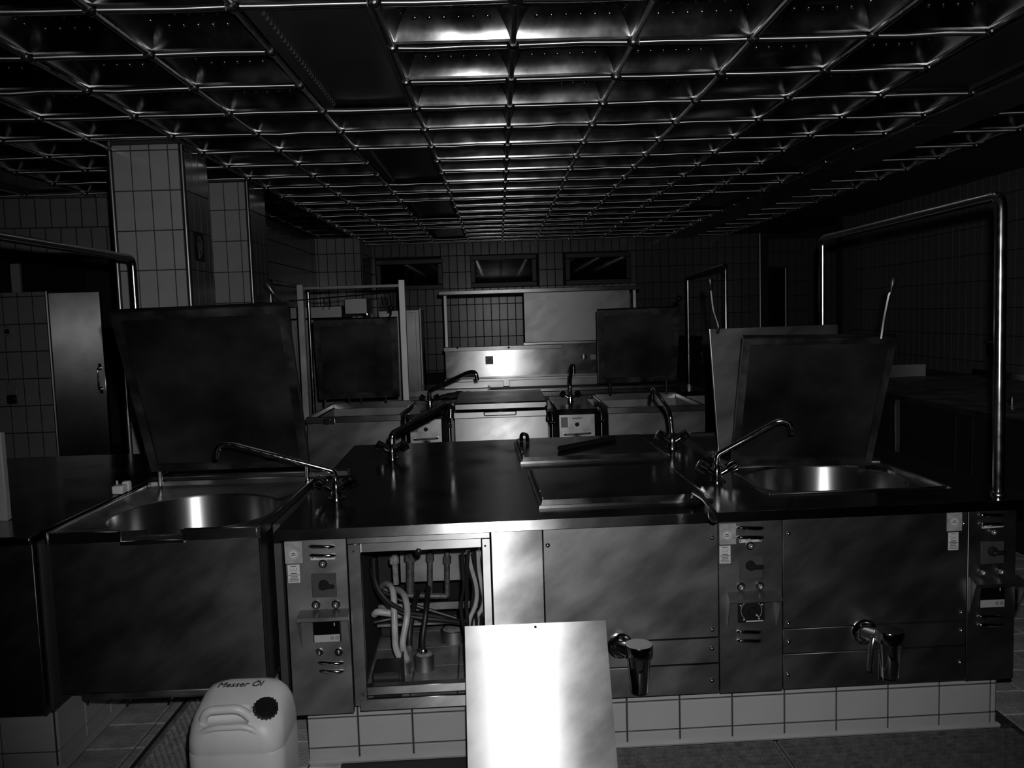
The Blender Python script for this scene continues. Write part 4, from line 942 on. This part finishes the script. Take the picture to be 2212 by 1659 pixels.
# ------------------------------------------------------------------ gratings
def grating(label, x0, x1, y0, y1, teeth, z=0.0, mx=None):
    t = thing('floor_grating', label, 'grating', (mx or Matrix()) @ Vector(((x0 + x1)/2, (y0 + y1)/2, -.03)))
    b = MB(mx); b.box(x0, x0 + .008, y0, y1, -.03, z).box(x1 - .008, x1, y0, y1, -.03, z).box(x0, x1, y0, y0 + .006, -.03, z).box(x0, x1, y1 - .006, y1, -.03, z); b.build('frame', ('grate' if teeth else 'grate_dk'), t)
    b = MB(mx); y = y0 + .02; k = 0; bb = b.b
    while y < y1 - .015:
        if teeth:
            x = x0 + .012 + (.012 if k % 2 else 0)
            while x < x1 - .03:
                v = [bb.verts.new(p) for p in ((x, y, -.012), (x + .022, y, -.012), (x + .022, y + .016, -.012), (x, y + .016, -.012), (x + .011, y + .013, z))]
                for f in ((0, 1, 4), (1, 2, 4), (2, 3, 4), (3, 0, 4)): bb.faces.new([v[i] for i in f])
                x += .024
            b.box(x0 + .008, x1 - .008, y, y + .016, -.02, -.012)
        else:
            b.box(x0 + .008, x1 - .008, y, y + .0025, -.025, z - .001)
            x = x0 + .012 + (.017 if k % 2 else 0)
            while x < x1 - .03: b.box(x, x + .0025, y + .0025, y + .026, -.025, z - .004); x += .034
        y += .021 if teeth else .026; k += 1
    tag(b.build('serrated_bars' if teeth else 'mesh_bars', ('grate' if teeth else 'grate_dk'), t, smooth=False, normals=True), kind='stuff')
grating('serrated steel grating between the tilting kettle and the left bench', TR_L[0] + .02, TR_L[1] - .005, 2.05, 3.44, True)
grating('fine mesh steel grating in front of the island plinth, plain segment', 1.125, 1.75, -.50, .125, False, mx=IM)
grating('fine mesh steel grating at the island end', 1.755, 2.66, -.50, .125, False, mx=IM)

# ------------------------------------------------------------------ second cooking block
BY = 6.0
def pan(label, x0, x1, lid_open, y0=BY, y1=6.95, z=.9, bright='steel_scr'):
    t = thing('bratt_pan', label, 'pan', ((x0 + x1)/2, (y0 + y1)/2, .35), None)
    sl = .080 if bright != 'steel_scr' else 0; MB().hexa([(x0 + .008, y0 + .01 - sl, .36), (x1 - .008, y0 + .01 - sl, .36), (x1 - .008, y0 + .03, .36), (x0 + .008, y0 + .03, .36), (x0 + .008, y0 + .01, z - .048), (x1 - .008, y0 + .01, z - .048), (x1 - .008, y0 + .03, z - .048), (x0 + .008, y0 + .03, z - .048)]).build('front_panel', bright, t)
    b = MB().box(x0 + .008, x1 - .008, y0 + .03, y0 + .05, .36, z - .03).box(x0 + .008, x0 + .02, y0 + .05, y1, .36, z - .03).box(x1 - .02, x1 - .008, y0 + .05, y1, .36, z - .03).box(x0 + .02, x1 - .02, y1 - .015, y1, .36, z - .03).box(x0 + .02, x1 - .02, y0 + .05, y1 - .015, .6, .62)
    b.build('pan_body', 'steel_dull', t)
    b = MB(); b.box(x0, x1, y0, y0 + .02, z - .045, z, .003).box(x0, x0 + .02, y0 + .02, y1, z - .045, z, .003).box(x1 - .02, x1, y0 + .02, y1, z - .045, z, .003).box(x0 + .02, x1 - .02, y1 - .02, y1, z - .045, z + .01, .003)
    b.build('rim', 'steel', t); return t
pA = pan('open bratt pan of the second block between the two square posts', -1.43, -.735, True)
MB().box(-1.30, -1.22, BY - .02, BY + .015, .845, .885, .006).build('pour_lip', 'steel_bright', pA)
pB = pan('closed bratt pan with a bright front in the middle of the second block', -.35, .345, False, bright='steel_bright')
PB1 = MB().box(-.345, .340, BY - .005, 6.93, .912, .968, .010).build('lid', 'steel_bright', pB)
MB().box(-.13, .11, BY - .028, BY - .004, .87, .905, .008).build('pull_grip', 'steel_bright', PB1)
MB().tube([(.325, BY - .02, .93), (.33, BY - .05, .90), (.335, BY - .06, .87)], .007, 8).build('lever', 'black', PB1); MB().lathe((.335, BY - .06, .885), (.05, -.1, -1), [(0, .008), (.02, .014), (.05, .019), (.066, .016), (.072, .004)], 12).build('knob', 'black', PB1)
pC = pan('open bratt pan of the second block under the dark upright lid', .778, 1.50, True)
def far_lid(parent, P, lever):
    ld = open_lid(parent, P, .03, 'lid_in', 'lid_edge', .05); return ld
la = far_lid(pA, [at_y(690, 862, 6.85), at_y(864, 856, 6.85), at_y(857, 686, 6.65), at_y(676, 692, 6.65)], True)
MB().tube([at_y(840, 690, 6.6), at_y(845, 676, 6.62)], .008, 8).build('lever', 'black', la); MB().ball(at_y(845, 665, 6.62), .022).build('knob', 'black', la)
for x in (702, 755, 780, 833): c = at_y(x, 868, 6.86); MB().tube([(c.x, 6.86, .90), (c.x, 6.86, .955)], .010, 8).build('hinge_post', 'pipe', pA)
lc = far_lid(pC, [at_y(1293, 828, 6.85), at_y(1461, 821, 6.85), at_y(1468, 663, 6.65), at_y(1290, 670, 6.65)], True)
MB().tube([at_y(1467, 668, 6.62), at_y(1466, 655, 6.62)], .009, 8).build('lever', 'black', lc); MB().ball(at_y(1466, 645, 6.62), .026).build('knob', 'black', lc)
for x in (1318, 1440): c = at_y(x, 838, 6.86); MB().tube([(c.x, 6.86, .90), (c.x, 6.86, 1.03)], .012, 8).build('hinge_post', 'pipe', pC)
# control boxes between the pans
def ctl_box(label, x0, x1):
    t = thing('control_column', label, 'cabinet', ((x0 + x1)/2, 6.4, 0))
    MB().box(x0, x1, BY - .02, 6.95, .862, .9, .004).build('top', 'steel_top', t)
    MB().box(x0 + .015, x1 - .015, BY, 6.9, .12, .86, .003).build('body', 'steel_box', t)
    w = x1 - x0
    MB().box(x0 + .03, x0 + .03 + w * .17, BY - .003, BY + .001, .765, .84).build('inspection_plate', 'grey_pl', t)
    MB().box(x0 + w * .38, x0 + w * .62, BY - .003, BY + .001, .825, .835).build('name_plate', 'grey_pl', t)
    cxm = x0 + w * .5
    l = MB().lathe((cxm, BY, .785), (0, -1, 0), [(0, .016), (.006, .016), (.010, .012)], 14).build('indicator_lamp', 'black', t); MB().ball((cxm, BY - .010, .785), .011, 10).build('lens', 'chrome', l)
    MB().tube(bend([(cxm - w * .32, BY, .715), (cxm - w * .32, BY - .03, .715), (cxm + w * .32, BY - .03, .72), (cxm + w * .32, BY, .72)], .02), .007, 8).build('handle_bar', 'pipe', t)
    k = MB().box(cxm - .03, cxm + .03, BY - .006, BY + .001, .655, .705).build('main_switch', 'plate', t); MB().lathe((cxm, BY - .005, .685), (0, -1, 0), [(0, .02), (.02, .018)], 12).build('knob', 'black', k)
    return t
ctl_box('control column with a handle bar, left of the bright closed pan', -.690, -.425); ctl_box('control column with a handle bar between the bright and dark pans', .405, .70)
for i, (x, g) in enumerate(((-.7125, -1), (.375, 0), (.74, 1), (-.388, 2))):
    t = thing('pivot_pipe', ['pivot pipe between the left open pan and its control column', 'pivot pipe between the bright pan and the right control column', 'pivot pipe beside the dark open pan of the second block', 'bent pipe between the left control column and the bright pan'][i], 'pipe', (x, 6.15, .35))
    MB().tube([(x - .02, 6.03, .80), (x + .02, 6.03, .80)], .012, 10).build('pivot', 'chrome', t); MB().tube(bend([(x, 6.06, .36), (x, 6.06, .86), (x, 6.25, .87)], .06), .014, 10).build('riser', 'steel_bright', t)
tagp = struct(MB().box(-1.55, 1.7, 6.12, 8.5, -.005, .352).build('trim_4', 'tile_shaded', smooth=False), 'tiled plinth of the second cooking block')
def tap2(label, b0, pts, r=.013):
    t = mixer(label, b0, pts, r, handle='black'); t['group'] = 'mixer taps on the second block'; return t
tap2('mixer tap with a dark swan-neck spout on the left control column', (-.568, 6.556, .9), [(-.568, 6.55, 1.02), (-.25, 6.42, 1.165), (-.19, 6.4, 1.17), (-.18, 6.4, 1.10)], .016)
tap2('mixer tap with a short hooked spout on the right control column', (.549, 6.49, .9), [(.549, 6.49, 1.05), (.585, 6.75, 1.17), (.605, 6.75, 1.17), (.605, 6.75, 1.10)], .016)

# rear row: griddle block with splashback and pass frame
gb = thing('griddle_block', 'steel griddle block with a tall shining splashback', 'cooker', (.4, 7.9, .0))
MB().box(-.8, 1.75, 7.02, 8.60, .352, .86).build('body', 'steel_dull', gb)
MB().box(-.82, 1.78, 7.0, 8.62, .862, .9, .004).build('top', 'steel_top', gb)
MB().box(-.83, -.38, 7.30, 7.32, .9, .955, .002).build('low_upstand', 'steel_bright', gb)
MB().box(-.12, 1.60, 7.42, 7.44, .902, .93, .002).box(-.12, -.10, 7.44, 7.9, .902, .93).box(1.58, 1.60, 7.44, 7.9, .902, .93).build('griddle_frame', 'steel_bright', gb)
MB().box(-.10, 1.58, 7.44, 7.9, .9005, .912).build('griddle_plate', 'dark_paint', gb)
MB().box(-.55, .03, 8.0, 8.04, .902, .965, .003).build('rear_rail', 'steel', gb); MB().box(.085, 1.6, 8.0, 8.04, .902, .968, .003).build('rear_rail', 'steel', gb)
MB().box(-.55, 1.6, 8.1, 8.35, .902, .985, .004).build('rear_step', 'steel', gb)
sp = MB().box(-.565, 1.42, 8.58, 8.60, .90, 1.285, .002).build('splashback', 'steel_splash', gb)
MB().box(-.575, .655, 8.545, 8.578, 1.240, 1.284, .003).build('rail', 'steel_bright', sp)
c = at_y(1057, 778, 8.575); q = MB().box(c.x - .04, c.x + .04, 8.565, 8.581, c.z - .042, c.z + .042, .004).build('socket', 'black', sp); MB().lathe((c.x, 8.565, c.z), (0, -1, 0), [(0, .022), (.004, .022), (.004, .015)], 14).build('outlet', 'plate', q)
c = at_y(1281, 771, 8.575); MB().box(c.x - .03, c.x + .03, 8.565, 8.581, c.z - .028, c.z + .028, .004).build('switch_plate', 'card', sp)
c = at_y(1262, 771, 8.575); MB().lathe((c.x, 8.58, c.z), (0, -1, 0), [(0, .03), (.004, .028), (.01, .01)], 14).build('round_cap', 'steel', sp)
for k, x in enumerate((988, 1099)): c = at_y(x, 751, 8.54); MB().lathe((c.x, 8.545, c.z), (0, -1, 0), [(0, .012), (.004, .01)], 10).build('bolt', 'ink', sp)
pf = thing('pass_frame', 'open steel pass frame with a shelf above the splashback', 'shelf', (.4, 8.6, 1.312))
for x in (-.560, 1.40): MB().box(x, x + .032, 8.56, 8.60, 1.286, 1.82, .003).build('post', 'post', pf)
MB().box(-.60, 1.46, 8.42, 8.72, 1.822, 1.862, .004).build('top_shelf', 'steel_bright', pf)
o = MB().box(.268, 1.36, 8.53, 8.545, 1.313, 1.821, .002).build('hatch_panel', 'steel_scr'); tag(o, 'scratched steel sheet filling the right part of the pass frame', 'panel')
MB().box(.25, 1.40, 8.51, 8.56, 1.286, 1.312, .003).build('lower_ledge', 'steel', pf)
# rag
rn = random.Random(5); b = MB(); g = []
for i in range(9):
    row = []
    for j in range(13):
        u_, v_ = j/12, i/8; row.append(b.b.verts.new((-.53 + u_ * .36 + rn.uniform(-.006, .006), 7.06 + v_ * .21 + rn.uniform(-.006, .006), .905 + .035 * max(0, math.sin(u_ * 3.1)) * max(0, math.sin(v_ * 3.0)) + .015 * abs(math.sin(u_ * 11 + v_ * 5)))))
    g.append(row)
for i in range(8):
    for j in range(12): b.b.faces.new((g[i][j], g[i][j+1], g[i+1][j+1], g[i+1][j]))
o = b.build('cleaning_rag', 'cloth', ang=180); sm = o.modifiers.new('solid', 'SOLIDIFY'); sm.thickness = .006; tag(o, 'crumpled grey rag lying on the griddle block', 'rag')

# posts with hanging rail
pr = thing('hanging_rail', 'rail between two square steel posts with small hooks', 'rail', (-1.24, 7.03, 0))
for x, zt in ((-1.688, 1.91), (-.833, 1.924)): MB().box(x, x + .052, 7.0, 7.05, .352 if x < -1.5 else .9, zt, .003).build('post', 'post', pr)
MB().box(-1.636, -.833, 7.012, 7.038, 1.865, 1.89, .002).build('crossbar', 'steel_dull', pr)
hr = MB().tube(bend([(-1.75, 6.98, 1.775), (-.905, 6.98, 1.82), (-.905, 6.98, 1.77)], .02), .006, 8).build('hook_bar', 'pipe', pr)
for k, x in enumerate((699, 712, 825, 843)):
    c = at_y(x, 637, 6.98); MB().tube([(c.x, 6.98, 1.79), (c.x, 6.975, 1.765), (c.x + .004, 6.97, 1.74), (c.x + .01, 6.96, 1.715)], .0045, 7).build('hook', 'chrome', pr)
# gear behind: oven, hood, tall cabinet
ov = thing('wall_oven', 'tall steel oven cabinet behind the square posts', 'oven', (-1.95, 9.2, 0))
MB().box(-2.25, -1.70, 9.0, 9.6, 0, 1.62, .006).build('body', 'steel_far', ov)
MB().box(-2.25, -1.68, 8.96, 9.6, 1.625, 1.76, .01).build('top_hood', 'steel_far', ov)
MB().box(-2.20, -1.75, 8.985, 9.001, .9, 1.55, .003).build('oven_door', 'steel_far', ov)
MB().tube(bend([(-2.14, 8.99, 1.08), (-2.14, 8.93, 1.08), (-2.14, 8.93, 1.30), (-2.14, 8.99, 1.30)], .02), .008, 8).build('door_handle', 'chrome', ov)
o = MB().box(-1.66, -1.42, 9.0, 9.35, 1.665, 1.83, .004).build('steel_box', 'steel_far'); 
sh = thing('wall_shelf', 'dark shelf with jars between the oven and the tall cabinet', 'shelf', (-1.5, 9.2, 0))
o.parent = sh; o.location = o.location - sh.location; o.name = 'top_box'
MB().box(-1.68, -1.32, 8.98, 9.4, 1.50, 1.53, .002).build('shelf_board', 'steel_dull', sh); MB().box(-1.66, -1.34, 8.99, 9.4, 0, 1.5, .004).build('cupboard', 'dark_paint', sh)
for x, h, m_, lab in ((-1.575, .10, 'card', 'small pale jar on the dark shelf by the oven'), (-1.515, .105, 'white_pl', 'second small pale jar on the dark shelf'), (-1.43, .14, 'chrome', 'tall shiny canister on the dark shelf'), (-1.375, .13, 'grey_pl', 'dull grey canister beside the shiny one')):
    t = thing('storage_jar', lab, 'jar', (x, 9.05, 1.53)); MB().lathe((x, 9.05, 1.5305), (0, 0, 1), [(0, .022), (.003, .025), (h * .8, .025), (h * .88, .02)], 14).build('jar_body', m_, t); MB().lathe((x, 9.05, 1.5305 + h * .86), (0, 0, 1), [(0, .023), (h * .14, .023)], 14).build('lid', m_, t)
tc = thing('tall_cabinet', 'tall steel cabinet with a bright rounded edge by the back wall', 'cabinet', (-1.05, 9.3, 0))
MB().box(-1.30, -.86, 9.0, 9.6, 0, 1.69, .006).build('body', 'steel_far', tc); MB().tube([(-.85, 9.0, .0), (-.85, 9.0, 1.70)], .016, 10).build('edge_tube', 'post', tc)
MB().box(-1.28, -.90, 8.99, 9.001, .05, 1.66, .002).build('door', 'steel_far', tc)

# ------------------------------------------------------------------ right bench
rb = thing('wall_bench', 'long dark steel bench along the right wall', 'bench', (3.8, 6.4, 0))
MB().box(3.03, 4.48, 4.6, 7.72, .862, .9, .004).build('top', 'steel_dull', rb)
MB().box(3.06, 4.46, 4.65, 6.24, .1, .86).box(3.06, 4.46, 6.40, 7.7, .1, .86).build('carcass', 'dark', rb)
MB().box(3.62, 4.02, 7.70, 7.72, .901, 1.02, .003).build('upstand', 'steel', rb); MB().box(4.455, 4.48, 4.6, 7.7, .901, .96, .003).build('wall_upstand', 'steel', rb)
MB().box(3.045, 3.10, 6.28, 6.36, .1, .86, .003).build('leg_post', 'steel_dull', rb); MB().box(3.035, 3.046, 6.29, 6.31, .60, .83, .004).build('bright_grip', 'chrome', rb)
for y in (5.25, 5.45): MB().box(3.045, 3.055, y, y + .012, .12, .84).build('edge_trim', 'trim', rb)
c = at_z(2186, 876, .9); t = thing('steel_cup', 'small shiny steel cup on the wall bench', 'cup', c); MB().lathe((c.x, c.y, .9005), (0, 0, 1), [(0, .022), (.002, .024), (.055, .026), (.055, .022)], 18).build('cup_body', 'chrome', t)
t = thing('wall_bracket', 'dark bracket on the right wall behind the pipe rail', 'bracket', (4.46, 7.35, 1.2)); MB().box(4.42, 4.488, 7.28, 7.42, 1.10, 1.22, .006).build('box', 'black', t); MB().box(4.35, 4.488, 7.3, 7.34, 1.22, 1.235).build('arm', 'black', t)
t = thing('waste_bin', 'dark bin against the far wall behind the second block', 'bin', (2.75, 12.4, 0)); MB().box(2.45, 3.0, 12.2, 12.7, 0, 1.15, .02).build('bin_body', 'dark', t); MB().box(2.43, 3.02, 12.18, 12.72, 1.15, 1.2, .01).build('bin_lid', 'dark', t)
t = thing('basin_tap', 'small chrome tap on the far wall beside the dark bin', 'tap', (3.1, 12.7, 1.0)); MB().tube(bend([(3.1, 12.75, .98), (3.1, 12.6, .98), (3.1, 12.6, .90)], .04), .016, 8).build('spout', 'chrome', t); MB().ball((3.1, 12.62, 1.02), .025, 8).build('handle', 'chrome', t)
c = at_y(1478, 738, 12.74); t = thing('wall_box', 'small black box on the far tiled wall', 'box', c); MB().box(c.x - .035, c.x + .035, 12.72, 12.752, c.z - .04, c.z + .04, .004).build('housing', 'black', t)
